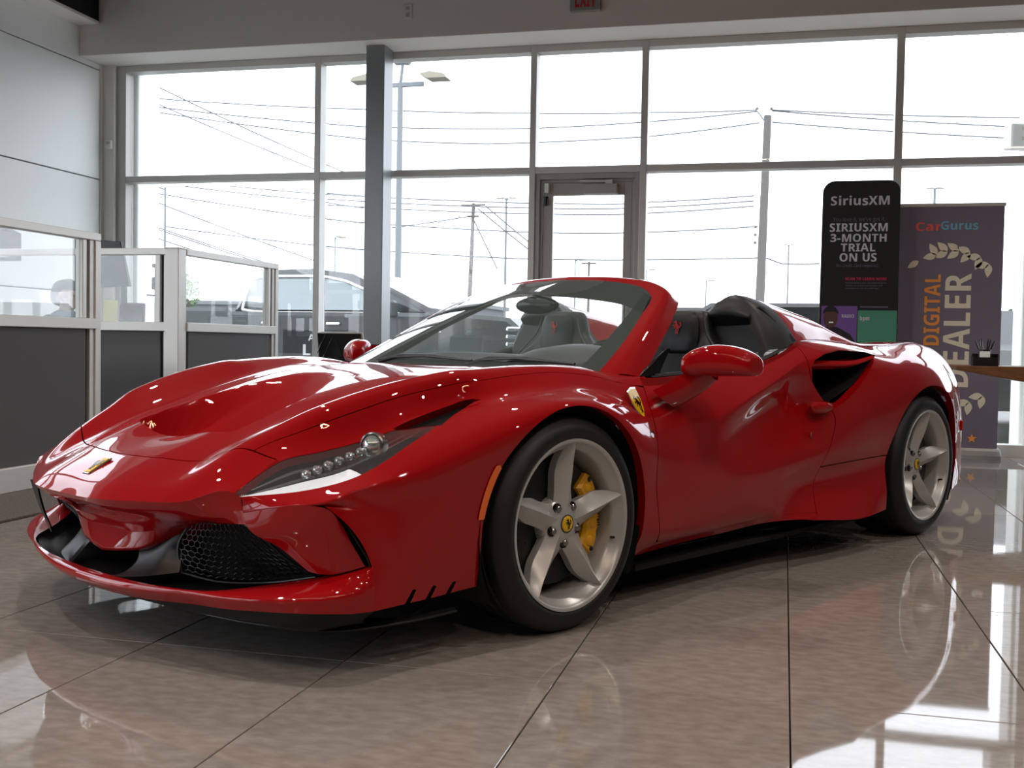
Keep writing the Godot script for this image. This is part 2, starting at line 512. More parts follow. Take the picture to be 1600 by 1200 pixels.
func room() -> void:
	# floor: slab, tiles with recessed joints, carpet strip by the cubicles
	var fl := structure("floor")
	var g := G.new()
	g.span(Vector3(WX0 - 0.3, -0.30, WZ0 - 0.16), Vector3(WX1 + 0.3, -0.012, WZ1 + 0.3))
	put("slab", g, M.grout, fl)
	var TW := 0.6078; var TD := 1.2101; var TX := 0.0363; var TZ := -2.826
	var tile_mesh := {}
	var b := G.new()
	b.box(Vector3(0, -0.006, 0), Vector3(TW - 0.004, 0.012, TD - 0.004), Basis(), 0.0015)
	var tm := b.mesh()
	var rng := RandomNumberGenerator.new(); rng.seed = 5
	for i in range(-12, 13):
		for j in range(-5, 6):
			var x0 := TX + i * TW; var z0 := TZ - (j + 1) * TD
			if x0 + TW < WX0 or x0 > WX1: continue
			if x0 + TW * 0.5 < -3.66 and z0 + TD * 0.5 < -4.4: continue
			if z0 + TD > -9.9 and z0 < -9.9 and j >= 4: pass
			var o := MeshInstance3D.new()
			o.mesh = tm; o.name = "tile"
			o.material_override = M["tile_%d" % rng.randi_range(0, 3)]
			o.position = Vector3(x0 + TW * 0.5, 0, z0 + TD * 0.5)
			fl.add_child(o, true)
	g = G.new()
	g.span(Vector3(WX0, -0.012, WZ0), Vector3(-3.655, 0.004, -4.44), 0.003)
	put("carpet", g, M.carpet, fl)
	# left wall: panelled at the back, glazed further forward
	g = G.new()
	var seams := [0.0, 1.35, 2.53, 3.652, 5.2]
	var wl := structure("wall_left")
	for i in 4:
		g = G.new()
		g.span(Vector3(WX0 - 0.05, seams[i] + (0.006 if i else 0.0), WZ0 + 0.10), Vector3(WX0, seams[i + 1] - 0.006, -8.2), 0.003)
		put("panel", g, M.panel_white, wl)
	g = G.new()
	g.span(Vector3(WX0 - 0.25, 0, WZ0 - 0.16), Vector3(WX0 - 0.03, 5.2, -8.2))
	put("backing", g, M.seam, wl)
	g = G.new()
	g.span(Vector3(WX0 - 0.02, 0, WZ0 - 0.02), Vector3(WX0 + 0.012, HEAD, WZ0 + 0.10), 0.002)
	put("corner_post", g, M.grey_wall, wl)
	g = G.new()
	g.span(Vector3(WX0, 0, WZ0 + 0.02), Vector3(-6.80, HEAD, WZ0 + 0.06), 0.002)
	put("corner_return", g, M.grey_wall, wl)
	# glazed part of the left wall
	g = G.new()
	g.span(Vector3(WX0 - 0.25, 3.75, -8.2), Vector3(WX0, 5.2, WZ1)); g.span(Vector3(WX0 - 0.25, 0, 4.4), Vector3(WX0, 3.75, WZ1)); g.span(Vector3(WX0 - 0.25, -0.1, -8.2), Vector3(WX0, 0.12, 4.4))
	put("surround", g, M.grey_wall, wl)
	for k in 7:
		var z0 := -8.2 + 1.8 * k
		var w := structure("window_%d" % (k + 8))
		g = G.new()
		g.span(Vector3(WX0 - 0.14, 0.12, z0), Vector3(WX0, 3.75, z0 + 0.07)); g.span(Vector3(WX0 - 0.14, 0.12, z0 + 1.73), Vector3(WX0, 3.75, z0 + 1.8)); g.span(Vector3(WX0 - 0.14, 2.5, z0 + 0.07), Vector3(WX0, 2.57, z0 + 1.73))
		put("frame", g, M.aluminium, w)
		g = G.new()
		g.span(Vector3(WX0 - 0.11, 0.12, z0 + 0.07), Vector3(WX0 - 0.106, 3.75, z0 + 1.73))
		put("pane", g, M.window_glass, w)
	# right, back and ceiling
	g = G.new(); g.span(Vector3(WX1, 0, WZ0 - 0.16), Vector3(WX1 + 0.25, 5.2, WZ1))
	wall_piece("wall_right", g, M.dim_wall)
	g = G.new(); g.span(Vector3(WX0 - 0.25, 0, WZ1), Vector3(WX1 + 0.25, 5.2, WZ1 + 0.25))
	wall_piece("wall_back", g, M.dim_wall)
	g = G.new(); g.span(Vector3(WX0 - 0.25, 5.0, WZ0 - 0.2), Vector3(WX1 + 0.25, 5.3, WZ1 + 0.25))
	wall_piece("ceiling", g, M.ceiling_black)
	# bulkhead over the left wall
	var bh := structure("trim_1")
	g = G.new(); g.span(Vector3(WX0, 4.03, -9.6), Vector3(-6.70, 5.0, WZ1), 0.004)
	put("bulkhead_face", g, M.ceiling_black, bh)
	g = G.new(); g.span(Vector3(WX0, 4.005, -9.6), Vector3(-6.695, 4.035, WZ1), 0.003)
	put("bulkhead_soffit", g, M.grey_wall, bh)
	# beam over the front glazing
	g = G.new(); g.span(Vector3(WX0, HEAD, -10.35), Vector3(WX1, 5.0, -9.62), 0.004)
	wall_piece("wall_front", g, M.grey_wall)
	g = G.new(); g.span(Vector3(4.27, 0, -10.35), Vector3(WX1, HEAD, -9.95), 0.004)
	wall_piece("wall_front_right", g, M.dim_wall)
	# column
	g = G.new(); g.span(Vector3(-3.93, 0.012, -10.02), Vector3(-3.743, HEAD, -9.78), 0.006)
	wall_piece("trim_2", g, M.column_steel)

func glazing() -> void:
	var mx := [[-6.80, -6.70], [-4.582, -4.517], [-2.384, -2.325], [-1.335, -1.272], [0.885, 0.952], [2.02, 2.09], [4.2, 4.27]]
	var zf := WZ0; var zb := WZ0 - 0.145; var zg := WZ0 - 0.115
	for k in mx.size() - 1:
		var is_door := k == 2
		var w := structure("door_1" if is_door else "window_%d" % (k + 1))
		var xa: float = mx[k][1]; var xb: float = mx[k + 1][0]
		var g := G.new()
		g.span(Vector3(mx[k][0], 0, zb), Vector3(xa, HEAD, zf), 0.003)
		if k == mx.size() - 2: g.span(Vector3(xb, 0, zb), Vector3(mx[k + 1][1], HEAD, zf), 0.003)
		put("mullion", g, M.aluminium, w)
		g = G.new(); g.span(Vector3(xa, 3.645, zb), Vector3(xb, HEAD, zf), 0.003)
		put("head_rail", g, M.aluminium, w)
		g = G.new(); g.span(Vector3(xa, 2.508, zb), Vector3(xb, 2.572, zf - 0.004), 0.003)
		put("transom", g, M.aluminium, w)
		g = G.new(); g.span(Vector3(xa, 2.572, zg), Vector3(xb, 3.645, zg - 0.006))
		put("pane", g, M.window_glass, w)
		if not is_door:
			g = G.new(); g.span(Vector3(xa, -0.05, zb), Vector3(xb, 0.105, zf), 0.004)
			put("sill", g, M.white_paint, w)
			g = G.new(); g.span(Vector3(xa, 0.105, zg), Vector3(xb, 2.508, zg - 0.006))
			put("pane", g, M.window_glass, w)
			continue
		# the glazed door
		g = G.new()
		g.span(Vector3(xa, 0, zb), Vector3(xa + 0.045, 2.508, zf - 0.02), 0.003); g.span(Vector3(xb - 0.045, 0, zb), Vector3(xb, 2.508, zf - 0.02), 0.003); g.span(Vector3(xa + 0.045, 2.455, zb), Vector3(xb - 0.045, 2.508, zf - 0.02), 0.003)
		g.span(Vector3(xa + 0.045, 0, zb), Vector3(xa + 0.07, 2.455, zf - 0.05), 0.003); g.span(Vector3(xb - 0.07, 0, zb), Vector3(xb - 0.045, 2.455, zf - 0.05), 0.003); g.span(Vector3(xa + 0.07, 2.43, zb), Vector3(xb - 0.07, 2.455, zf - 0.05), 0.003)
		put("frame", g, M.aluminium_dark, w)
		var leaf := G.new()
		var la := xa + 0.074; var lb := xb - 0.074
		leaf.span(Vector3(la, 0.01, zb + 0.02), Vector3(-2.161, 2.425, zf - 0.065), 0.004); leaf.span(Vector3(-1.486, 0.01, zb + 0.02), Vector3(lb, 2.425, zf - 0.065), 0.004)
		leaf.span(Vector3(-2.161, 2.31, zb + 0.02), Vector3(-1.486, 2.425, zf - 0.065), 0.004); leaf.span(Vector3(-2.161, 0.01, zb + 0.02), Vector3(-1.486, 0.28, zf - 0.065), 0.004)
		var lf := put("leaf", leaf, M.aluminium_dark, w)
		g = G.new(); g.span(Vector3(-2.161, 0.28, zg), Vector3(-1.486, 2.31, zg - 0.006))
		put("pane", g, M.window_glass, lf)
		g = G.new(); g.span(Vector3(-1.86, 2.31, zf - 0.065), Vector3(-1.54, 2.405, zf + 0.0), 0.006)
		var dc := put("closer", g, M.aluminium_dark, w)
		g = G.new(); g.bar(Vector3(-1.60, 2.425, zf - 0.02), Vector3(-1.90, 2.435, zf - 0.03), 0.022, 0.016); g.box(Vector3(-1.62, 2.42, zf - 0.03), Vector3(0.07, 0.045, 0.05), Basis(), 0.005)
		put("closer_arm", g, M.aluminium, dc)
		g = G.new(); g.span(Vector3(-2.235, 2.33, zf - 0.06), Vector3(-2.195, 2.42, zf - 0.015), 0.004)
		put("hinge", g, M.white_paint, w)
		g = G.new(); g.lathe([Vector2(0, 0.03), Vector2(0.02, 0.025), Vector2(0.022, -0.05), Vector2(0, -0.06)], 12, Transform3D(Basis(), Vector3(-2.225, 2.27, zf - 0.045)))
		put("door_sensor", g, M.black_plastic, w)
		g = G.new(); g.tube([Vector3(-1.46, 0.85, zf - 0.06), Vector3(-1.46, 0.87, zf - 0.01), Vector3(-1.46, 1.35, zf - 0.01), Vector3(-1.46, 1.37, zf - 0.06)], 0.013, 10)
		put("pull_handle", g, M.steel, w)
	# fittings on the beam
	var t := thing("exit_sign", "grey exit sign with red letters and two lamp heads on the beam", "sign", Vector3(-1.787, 3.96, -9.62))
	var g := G.new(); g.box(Vector3(0, 0, 0.025), Vector3(0.275, 0.215, 0.05), Basis(), 0.006)
	put("plate", g, M.exit_plate, t)
	lettering("sign_letters", "EXIT", M.exit_red, t, Vector3(0.0, -0.005, 0.0515), 0.145, 0.185)
	for s in [-1.0, 1.0]:
		g = G.new(); g.lathe([Vector2(0.0, 0.0), Vector2(0.025, 0.0), Vector2(0.034, 0.05), Vector2(0.03, 0.055), Vector2(0, 0.055)], 16, Transform3D(Basis(Vector3.RIGHT, 1.9), Vector3(s * 0.172, 0.065, 0.0)))
		put("lamp_head", g, M.aluminium_dark, t)
	t = thing("wall_outlet", "pale double wall outlet on the beam above the windows", "outlet", Vector3(-3.457, 3.953, -9.618))
	g = G.new(); g.box(Vector3(0, 0, 0.004), Vector3(0.085, 0.13, 0.008), Basis(), 0.003)
	put("cover", g, M.white_paint, t)
	for s in [-1.0, 1.0]:
		g = G.new(); g.box(Vector3(0, s * 0.03, 0.009), Vector3(0.034, 0.036, 0.004), Basis(), 0.0015)
		put("socket", g, M.beige_plastic, t)
	t = thing("alarm_sensor", "small white sensor box on the post by the left wall", "sensor", Vector3(-6.845, 2.89, WZ0 + 0.06))
	g = G.new(); g.box(Vector3(0, 0, 0.02), Vector3(0.07, 0.09, 0.04), Basis(), 0.006)
	put("case", g, M.white_paint, t)
	g = G.new(); g.box(Vector3(0, 0.015, 0.042), Vector3(0.04, 0.025, 0.006), Basis(), 0.002)
	put("lens", g, M.beige_plastic, t)
	t = thing("wall_speaker", "white box fixture on a bracket outside the upper right window", "fixture", Vector3(1.985, 2.83, -10.62))
	g = G.new(); g.box(Vector3(0, 0, 0), Vector3(0.20, 0.22, 0.16), Basis(Vector3.UP, 0.3), 0.012)
	put("case", g, M.white_paint, t)
	g = G.new(); g.bar(Vector3(0.02, 0.06, 0.09), Vector3(0.16, 0.06, 0.2), 0.02, 0.03); g.bar(Vector3(0.02, -0.03, 0.09), Vector3(0.16, -0.03, 0.2), 0.02, 0.03)
	put("bracket", g, M.beige_plastic, t)

# ---------------------------------------------------------------- outside
func light_pole(at: Vector3, h: float, r: float, heads: Array, label: String) -> void:
	var t := thing("light_pole", label, "light pole", at)
	var g := G.new(); g.tube([Vector3.ZERO, Vector3(0, h, 0)], [r * 1.25, r * 0.8], 10)
	put("shaft", g, M.pole_grey, t)
	for d in heads: # [arm length, head length]
		g = G.new()
		var s: float = signf(d[0])
		g.bar(Vector3(0, h - 0.1, 0), Vector3(d[0], h, 0), r * 1.2, r * 1.2)
		put("arm", g, M.pole_grey, t)
		g = G.new()
		var L: float = d[1]
		g.prism(PackedVector2Array([Vector2(0, 0.0), Vector2(s * L * 0.25, -L * 0.10), Vector2(s * L, -L * 0.09), Vector2(s * L * 0.94, L * 0.02), Vector2(s * L * 0.2, L * 0.08)]), L * 0.42, Transform3D(Basis(), Vector3(d[0], h + L * 0.04, -L * 0.21)))
		put("lamp_head", g, M.lamp_cream, t)

func wire(label: String, pts: Array, z: float, r: float) -> void:
	var P: Array = []
	for i in pts.size() - 1:
		for k in 6:
			var f := k / 6.0
			var a: Vector2 = pts[i]; var b: Vector2 = pts[i + 1]
			P.append(Vector3(lerpf(a.x, b.x, f), lerpf(a.y, b.y, f) - 0.006 * a.distance_to(b) * 4.0 * f * (1.0 - f), z))
	var e: Vector2 = pts[-1]
	P.append(Vector3(e.x, e.y, z))
	var g := G.new(); g.tube(P, r, 5, false)
	tag(put("overhead_wire", g, M.wire), label, "wire", "overhead wires across the sky")

func foliage(g: G, c: Vector3, r: Vector3, count: int, size: float, rng: RandomNumberGenerator) -> void:
	for i in count:
		var d := Vector3(rng.randfn(), rng.randfn(), rng.randfn()).normalized() * pow(rng.randf(), 0.45)
		var p := c + d * r
		var u := Vector3(rng.randfn(), rng.randfn(), rng.randfn()).normalized() * size * rng.randf_range(0.6, 1.3)
		var w := u.cross(Vector3(rng.randfn(), rng.randfn(), rng.randfn())).normalized() * size * 0.5
		g.face(p - u, p + w, p + u); g.face(p - u, p + u, p - w)

func tree(called: String, at: Vector3, h: float, crowns: Array, m: Material, label: String, count: int, leaf: float, seed_: int) -> void:
	var t := thing(called, label, "tree", at)
	var rng := RandomNumberGenerator.new(); rng.seed = seed_
	var g := G.new(); g.tube([Vector3.ZERO, Vector3(0.05, h * 0.5, 0), Vector3(0, h * 0.85, 0.05)], [h * 0.035, h * 0.025, h * 0.01], 8)
	for k in 5:
		var a := TAU * k / 5.0
		g.tube([Vector3(0, h * 0.4, 0), Vector3(cos(a) * h * 0.2, h * 0.7, sin(a) * h * 0.2)], [h * 0.015, h * 0.006], 6)
	put("trunk", g, M.bark, t)
	g = G.new()
	for c in crowns: foliage(g, c[0], c[1], count, leaf, rng)
	put("crown", g, m, t).set_meta("kind", "stuff")

func car_park() -> void:
	var g := G.new(); g.span(Vector3(-120, -0.4, -160), Vector3(90, -0.06, -10.2))
	wall_piece("ground", g, M.lot)
	g = G.new(); g.span(Vector3(-60, -0.4, -10.2), Vector3(-7.3, -0.06, 30))
	wall_piece("ground_beside", g, M.lot)
	g = G.new(); g.span(Vector3(-8, -0.3, -11.8), Vector3(9, -0.03, -10.21), 0.01)
	wall_piece("pavement", g, M.grey_wall)
	g = G.new(); g.span(Vector3(-6.95, -0.06, -10.62), Vector3(-6.655, 4.6, -10.22), 0.01)
	wall_piece("wall_wing", g, M.panel_white)
	# light poles
	var t := thing("light_pole", "tall grey light pole with two side heads and a floodlight on top", "light pole", Vector3(-10.25, -0.06, -28))
	g = G.new(); g.tube([Vector3.ZERO, Vector3(0, 7.95, 0)], [0.10, 0.075], 12)
	put("shaft", g, M.pole_grey, t)
	g = G.new(); g.bar(Vector3(-0.62, 7.9, 0), Vector3(0.66, 7.9, 0), 0.1, 0.11); g.bar(Vector3(0.6, 7.85, 0), Vector3(0.6, 8.2, 0), 0.09, 0.09); g.tube([Vector3(0, 7.9, 0), Vector3(0.06, 8.45, 0)], [0.05, 0.04], 8)
	put("arm", g, M.pole_grey, t)
	for s in [-1.0, 1.0]:
		g = G.new()
		g.prism(PackedVector2Array([Vector2(0.6 * s, 8.12), Vector2(0.82 * s, 8.0), Vector2(1.36 * s, 8.0), Vector2(1.30 * s, 8.10), Vector2(0.9 * s, 8.18)]), 0.5, Transform3D(Basis(), Vector3(0, 0, -0.25)))
		put("lamp_head", g, M.lamp_cream, t)
	g = G.new(); g.box(Vector3(0.05, 8.62, 0), Vector3(0.48, 0.36, 0.2), Basis(), 0.05)
	put("floodlight", g, M.pole_grey, t)
	for s in [-1.0, 1.0]:
		g = G.new(); g.box(Vector3(0.05 + s * 0.1, 8.67, 0.1), Vector3(0.17, 0.24, 0.03), Basis(), 0.01)
		put("flood_panel", g, M.lamp_cream, t)
	light_pole(Vector3(-15.5, -0.06, -60), 9.2, 0.07, [[-0.1, 0.5], [0.1, 0.5]], "distant T-headed light pole left of the door")
	light_pole(Vector3(-27.9, -0.06, -45), 7.9, 0.06, [[-0.35, 0.9]], "slim light pole in the leftmost window above the partition")
	light_pole(Vector3(-21.6, -0.06, -50), 6.05, 0.045, [[0.05, 0.6]], "short light pole seen just left of the steel column")
	light_pole(Vector3(-13.37, -0.06, -70), 6.5, 0.05, [[0.1, 0.6]], "light pole seen through the left of the door glass")
	light_pole(Vector3(-8.71, -0.06, -70), 5.85, 0.05, [[0.05, 0.55]], "low light pole just right of the door")
	light_pole(Vector3(-4.92, -0.06, -70), 5.17, 0.05, [[0.05, 0.5]], "lowest light pole, above the driver's headrest")
	light_pole(Vector3(0.1, -0.06, -70), 7.4, 0.06, [[-0.05, 0.35], [0.05, 0.35]], "T-headed light pole right of the near utility pole")
	light_pole(Vector3(5.49, -0.06, -45), 7.25, 0.06, [[-0.02, 0.3], [0.02, 0.32]], "light pole rising behind the violet banner")
	# utility poles
	t = thing("utility_pole", "tall wooden utility pole with a bracket at its top, between door and black standee", "utility pole", Vector3(-1.17, -0.06, -50))
	g = G.new(); g.tube([Vector3(0, 0, 0), Vector3(0.19, 11.3, 0)], [0.22, 0.16], 12)
	put("shaft", g, M.pole_wood, t)
	g = G.new(); g.bar(Vector3(0.12, 10.95, 0.1), Vector3(-0.28, 11.5, 0.1), 0.06, 0.06)
	put("bracket", g, M.pole_grey, t)
	for p in [Vector3(-0.28, 11.55, 0.1), Vector3(0.34, 11.52, 0.1), Vector3(-0.22, 5.6, 0.16), Vector3(-0.22, 5.95, 0.16), Vector3(-0.22, 6.3, 0.16)]:
		g = G.new(); g.lathe([Vector2(0, 0), Vector2(0.06, 0), Vector2(0.07, 0.05), Vector2(0.04, 0.12), Vector2(0, 0.13)], 10, Transform3D(Basis(), p))
		put("insulator", g, M.wire, t)
	t = thing("utility_pole", "distant utility pole with two crossarms left of the door", "utility pole", Vector3(-22.1, -0.06, -75))
	g = G.new(); g.tube([Vector3(0, 0, 0), Vector3(0.3, 10.95, 0)], [0.2, 0.12], 10)
	put("shaft", g, M.pole_wood, t)
	for q in [[10.8, 0.9], [10.0, 0.42]]:
		g = G.new(); g.bar(Vector3(0.3 - q[1], q[0], 0.1), Vector3(0.3 + q[1], q[0], 0.1), 0.1, 0.12)
		put("crossarm", g, M.pole_wood, t)
	t = thing("utility_pole", "small far utility pole seen through the door glass", "utility pole", Vector3(-16.92, -0.06, -95))
	g = G.new(); g.tube([Vector3(0, 0, 0), Vector3(0, 8.35, 0)], [0.14, 0.1], 8)
	put("shaft", g, M.pole_wood, t)
	g = G.new(); g.bar(Vector3(-0.66, 8.15, 0.1), Vector3(0.66, 8.15, 0.1), 0.1, 0.12)
	put("crossarm", g, M.pole_wood, t)
	wires()
	# long low warehouse and trees
	t = thing("warehouse", "long low grey building on the horizon behind the left windows", "building", Vector3(-40, -0.06, -62))
	g = G.new(); g.span(Vector3(-22, 0, -8), Vector3(22, 3.1, 0))
	put("wall", g, M.warehouse, t)
	g = G.new(); g.span(Vector3(-22.2, 3.1, -8.2), Vector3(22.2, 3.35, 0.2), 0.02)
	put("roof_edge", g, M.pole_grey, t)
	for k in 5:
		g = G.new(); g.span(Vector3(-3 + k * 3.4, 0.6, 0), Vector3(-1 + k * 3.4, 2.6, 0.06), 0.01)
		put("dock_door", g, M.pole_grey, t)
	tree("young_tree", Vector3(-24.3, -0.06, -40), 3.6, [[Vector3(-0.35, 2.85, 0), Vector3(0.75, 0.75, 0.7)], [Vector3(0.5, 2.75, 0.1), Vector3(0.65, 0.85, 0.6)], [Vector3(0.1, 3.3, 0), Vector3(0.6, 0.5, 0.5)]], M.leaf_green, "young green tree seen over the glass partition", 260, 0.11, 3)
	for k in 9:
		var x: float = -20.0 + 4.2 * k + (0.8 if k % 2 else 0.0)
		tree("far_tree", Vector3(x, -0.06, -77 - 2.0 * (k % 3)), 2.6, [[Vector3(0, 1.7 + 0.2 * (k % 2), 0), Vector3(2.0, 1.05, 1.4)]], M.leaf_dark, "rounded dark green tree on the horizon, %s of the row" % ["first", "second", "third", "fourth", "fifth", "sixth", "seventh", "eighth", "ninth"][k], 170, 0.4, 40 + k)
	tree("conifer_tree", Vector3(7.35, -0.06, -40), 2.6, [[Vector3(0, 1.2, 0), Vector3(0.45, 1.0, 0.4)], [Vector3(0.1, 1.9, 0), Vector3(0.2, 0.5, 0.2)]], M.leaf_dark, "pointed green conifer right of the violet banner", 180, 0.12, 71)
	tree("bushy_tree", Vector3(8.1, -0.06, -41), 2.4, [[Vector3(0, 1.3, 0), Vector3(0.7, 0.95, 0.5)]], M.leaf_green, "bushy green tree at the right edge of the picture", 220, 0.14, 72)
	pickup()
	black_pickup()
	parked_car(Vector3(4.1, -0.06, -22), 0.4, M.car_white, "white car parked right of the violet banner")
	parked_car(Vector3(3.05, -0.06, -14.2), 1.35, M.truck_black, "dark car parked below the wooden table edge")
	g = G.new(); g.span(Vector3(2.12, -0.03, -11.3), Vector3(2.5, 4.2, -10.9), 0.01)
	tag(put("porch_post", g, M.white_paint), "square white porch post outside the right-hand window", "post")
	sale_board()

func wires() -> void:
	# each: points (x, y) in the plane of the poles
	var z := -50.0
	var k := 0
	var names := ["steep upper", "steep second", "long highest", "long second", "long third", "right highest", "right second", "right third", "middle highest", "middle second", "middle third", "left middle first", "left middle second", "left middle third", "left steep low", "left shallow low", "left low first", "left low second", "left lowest", "long lower", "long lowest", "right low", "left fan", "first right fan", "second right fan", "slanting guy"]
	for w in wire_points():
		var P: Array = []
		for p in w:
			P.append(Vector2(p[0], p[1]))
		wire("%s grey overhead wire crossing the overcast sky" % names[k % names.size()], P, z - 0.12 * (k % 5), 0.032)
		k += 1

func parked_car(at: Vector3, turn: float, m: Material, label: String) -> void:
	var t := thing("parked_car", label, "car", at, turn)
	var prof := PackedVector2Array([Vector2(-2.2, 0.35), Vector2(-2.25, 0.75), Vector2(-1.9, 0.98), Vector2(-1.2, 1.05), Vector2(-0.5, 1.45), Vector2(0.7, 1.48), Vector2(1.5, 1.1), Vector2(2.15, 0.98), Vector2(2.25, 0.6), Vector2(2.2, 0.3)])
	var g := G.new(); g.prism(prof, 1.72, Transform3D(Basis(), Vector3(0, 0, -0.86)), 0.08)
	put("body", g, m, t)
	g = G.new(); g.prism(PackedVector2Array([Vector2(-1.05, 1.06), Vector2(-0.45, 1.39), Vector2(0.65, 1.42), Vector2(1.3, 1.09)]), 1.74, Transform3D(Basis(), Vector3(0, 0, -0.87)), 0.02)
	put("side_glass", g, M.tinted_glass, t)
	for x in [-1.4, 1.4]:
		for s in [-1.0, 1.0]:
			g = G.new(); g.lathe([Vector2(0.0, 0.11), Vector2(0.2, 0.11), Vector2(0.33, 0.1), Vector2(0.34, -0.1), Vector2(0, -0.1)], 20, Transform3D(Basis(Vector3.RIGHT, PI / 2 * s), Vector3(x, 0.34, 0.78 * s)))
			put("wheel", g, M.rubber, t)

func pickup() -> void:
	var t := thing("pickup_truck", "big dark grey crew-cab pickup parked outside the left windows", "pickup truck", Vector3(-6.8, -0.06, -16.5), -0.06)
	# local x to the right (nose), z towards the showroom
	var body := PackedVector2Array([Vector2(-3.3, 0.55), Vector2(-3.3, 1.46), Vector2(-1.75, 1.46), Vector2(-1.70, 1.40), Vector2(1.62, 1.40), Vector2(1.72, 1.43), Vector2(2.95, 1.34), Vector2(3.12, 1.2), Vector2(3.14, 0.6), Vector2(2.6, 0.45), Vector2(-2.9, 0.45)])
	var g := G.new(); g.prism(body, 1.95, Transform3D(Basis(), Vector3(0, 0, -0.975)), 0.06)
	put("body", g, M.truck_grey, t)
	var cab := PackedVector2Array([Vector2(-1.72, 1.38), Vector2(-1.45, 1.94), Vector2(-1.2, 2.06), Vector2(-0.3, 2.08), Vector2(0.35, 2.0), Vector2(0.9, 1.75), Vector2(1.6, 1.4)])
	g = G.new(); g.prism(cab, 1.74, Transform3D(Basis(), Vector3(0, 0, -0.87)), 0.1)
	put("cab", g, M.truck_grey, t)
	var wins := [PackedVector2Array([Vector2(-1.43, 1.48), Vector2(-1.30, 1.88), Vector2(-0.98, 1.92), Vector2(-0.98, 1.43)]), PackedVector2Array([Vector2(-0.93, 1.43), Vector2(-0.93, 1.92), Vector2(-0.12, 1.92), Vector2(-0.12, 1.43)]), PackedVector2Array([Vector2(-0.06, 1.43), Vector2(-0.06, 1.92), Vector2(0.28, 1.86), Vector2(0.78, 1.66), Vector2(1.12, 1.45), Vector2(1.12, 1.43)])]
	for k in 3:
		g = G.new(); g.prism(wins[k], 0.03, Transform3D(Basis(), Vector3(0, 0, 0.85)), 0.004)
		put("side_window", g, M.tinted_glass_light if k else M.tinted_glass, t)
	g = G.new(); g.quad(Vector3(0.45, 1.98, 0.72), Vector3(0.45, 1.98, -0.72), Vector3(1.62, 1.43, -0.8), Vector3(1.62, 1.43, 0.8))
	var ws := put("windscreen", g, M.tinted_glass_light, t)
	ws.position = Vector3(0.04, 0.05, 0)
	g = G.new()
	g.tube([Vector3(-1.5, 1.43, 0.89), Vector3(-1.42, 1.75, 0.89), Vector3(-1.30, 1.93, 0.885), Vector3(-1.0, 1.955, 0.885), Vector3(-0.1, 1.955, 0.885), Vector3(0.3, 1.88, 0.885), Vector3(0.8, 1.68, 0.89), Vector3(1.15, 1.46, 0.9)], 0.022, 6)
	g.tube([Vector3(-1.5, 1.43, 0.89), Vector3(-1.3, 1.40, 0.895), Vector3(-0.9, 1.385, 0.9), Vector3(1.2, 1.385, 0.9)], 0.024, 6)
	put("window_trim", g, M.sign_white, t)
	for x in [-0.98, 0.14]:
		g = G.new(); g.box(Vector3(x, 1.22, 0.99), Vector3(0.24, 0.045, 0.05), Basis(), 0.015)
		put("door_handle", g, M.chrome, t)
	for x in [-1.66, -0.1, 1.2]:
		g = G.new(); g.span(Vector3(x - 0.006, 0.6, 0.965), Vector3(x + 0.006, 1.39, 0.979))
		put("door_gap", g, M.seam, t)
	g = G.new()
	for k in 4: g.box(Vector3(3.13, 0.82 + 0.12 * k, 0), Vector3(0.09, 0.06, 1.25), Basis(), 0.015)
	put("grille", g, M.chrome, t)
	for s in [-1.0, 1.0]:
		g = G.new()
		for k in 4: g.box(Vector3(3.0, 0.84 + 0.11 * k, 0.82 * s), Vector3(0.3, 0.07, 0.34), Basis(Vector3.UP, 0.5 * s), 0.02)
		put("headlight", g, M.chrome, t)
		g = G.new(); g.box(Vector3(1.15, 1.45, 1.08 * s), Vector3(0.16, 0.26, 0.2), Basis(), 0.04)
		put("mirror", g, M.black_plastic, t)
	for k in 2:
		g = G.new(); g.box(Vector3(1.75, 1.22 - 0.09 * k, 0.98), Vector3(0.34, 0.05, 0.03), Basis(), 0.01)
		put("fender_vent", g, M.chrome, t)
	for x in [-2.2, 2.1]:
		for s in [-1.0, 1.0]:
			g = G.new(); g.lathe([Vector2(0.0, 0.14), Vector2(0.24, 0.14), Vector2(0.4, 0.12), Vector2(0.42, -0.12), Vector2(0, -0.12)], 24, Transform3D(Basis(Vector3.RIGHT, PI / 2 * s), Vector3(x, 0.42, 0.86 * s)))
			put("wheel", g, M.rubber, t)

func black_pickup() -> void:
	var t := thing("pickup_truck", "black pickup parked outside behind the roadster's seats", "pickup truck", Vector3(-0.62, -0.06, -14.9), 0.0)
	var body := PackedVector2Array([Vector2(-1.15, 0.5), Vector2(-1.15, 1.46), Vector2(-0.4, 1.46), Vector2(-0.3, 1.52), Vector2(1.7, 1.53), Vector2(1.8, 0.5)])
	var g := G.new(); g.prism(body, 1.9, Transform3D(Basis(), Vector3(0, 0, -0.95)), 0.05)
	put("body", g, M.truck_black, t)
	g = G.new(); g.box(Vector3(-0.75, 1.13, 0.96), Vector3(0.7, 0.05, 0.04), Basis(), 0.01); g.box(Vector3(-0.75, 1.22, 0.955), Vector3(0.66, 0.012, 0.03)); g.box(Vector3(-0.75, 1.28, 0.955), Vector3(0.66, 0.012, 0.03))
	put("chrome_bar", g, M.chrome, t)
	for x in [-0.6, 1.3]:
		g = G.new(); g.lathe([Vector2(0.0, 0.14), Vector2(0.24, 0.14), Vector2(0.4, 0.12), Vector2(0.42, -0.12), Vector2(0, -0.12)], 24, Transform3D(Basis(Vector3.RIGHT, PI / 2), Vector3(x, 0.42, 0.86)))
		put("wheel", g, M.rubber, t)

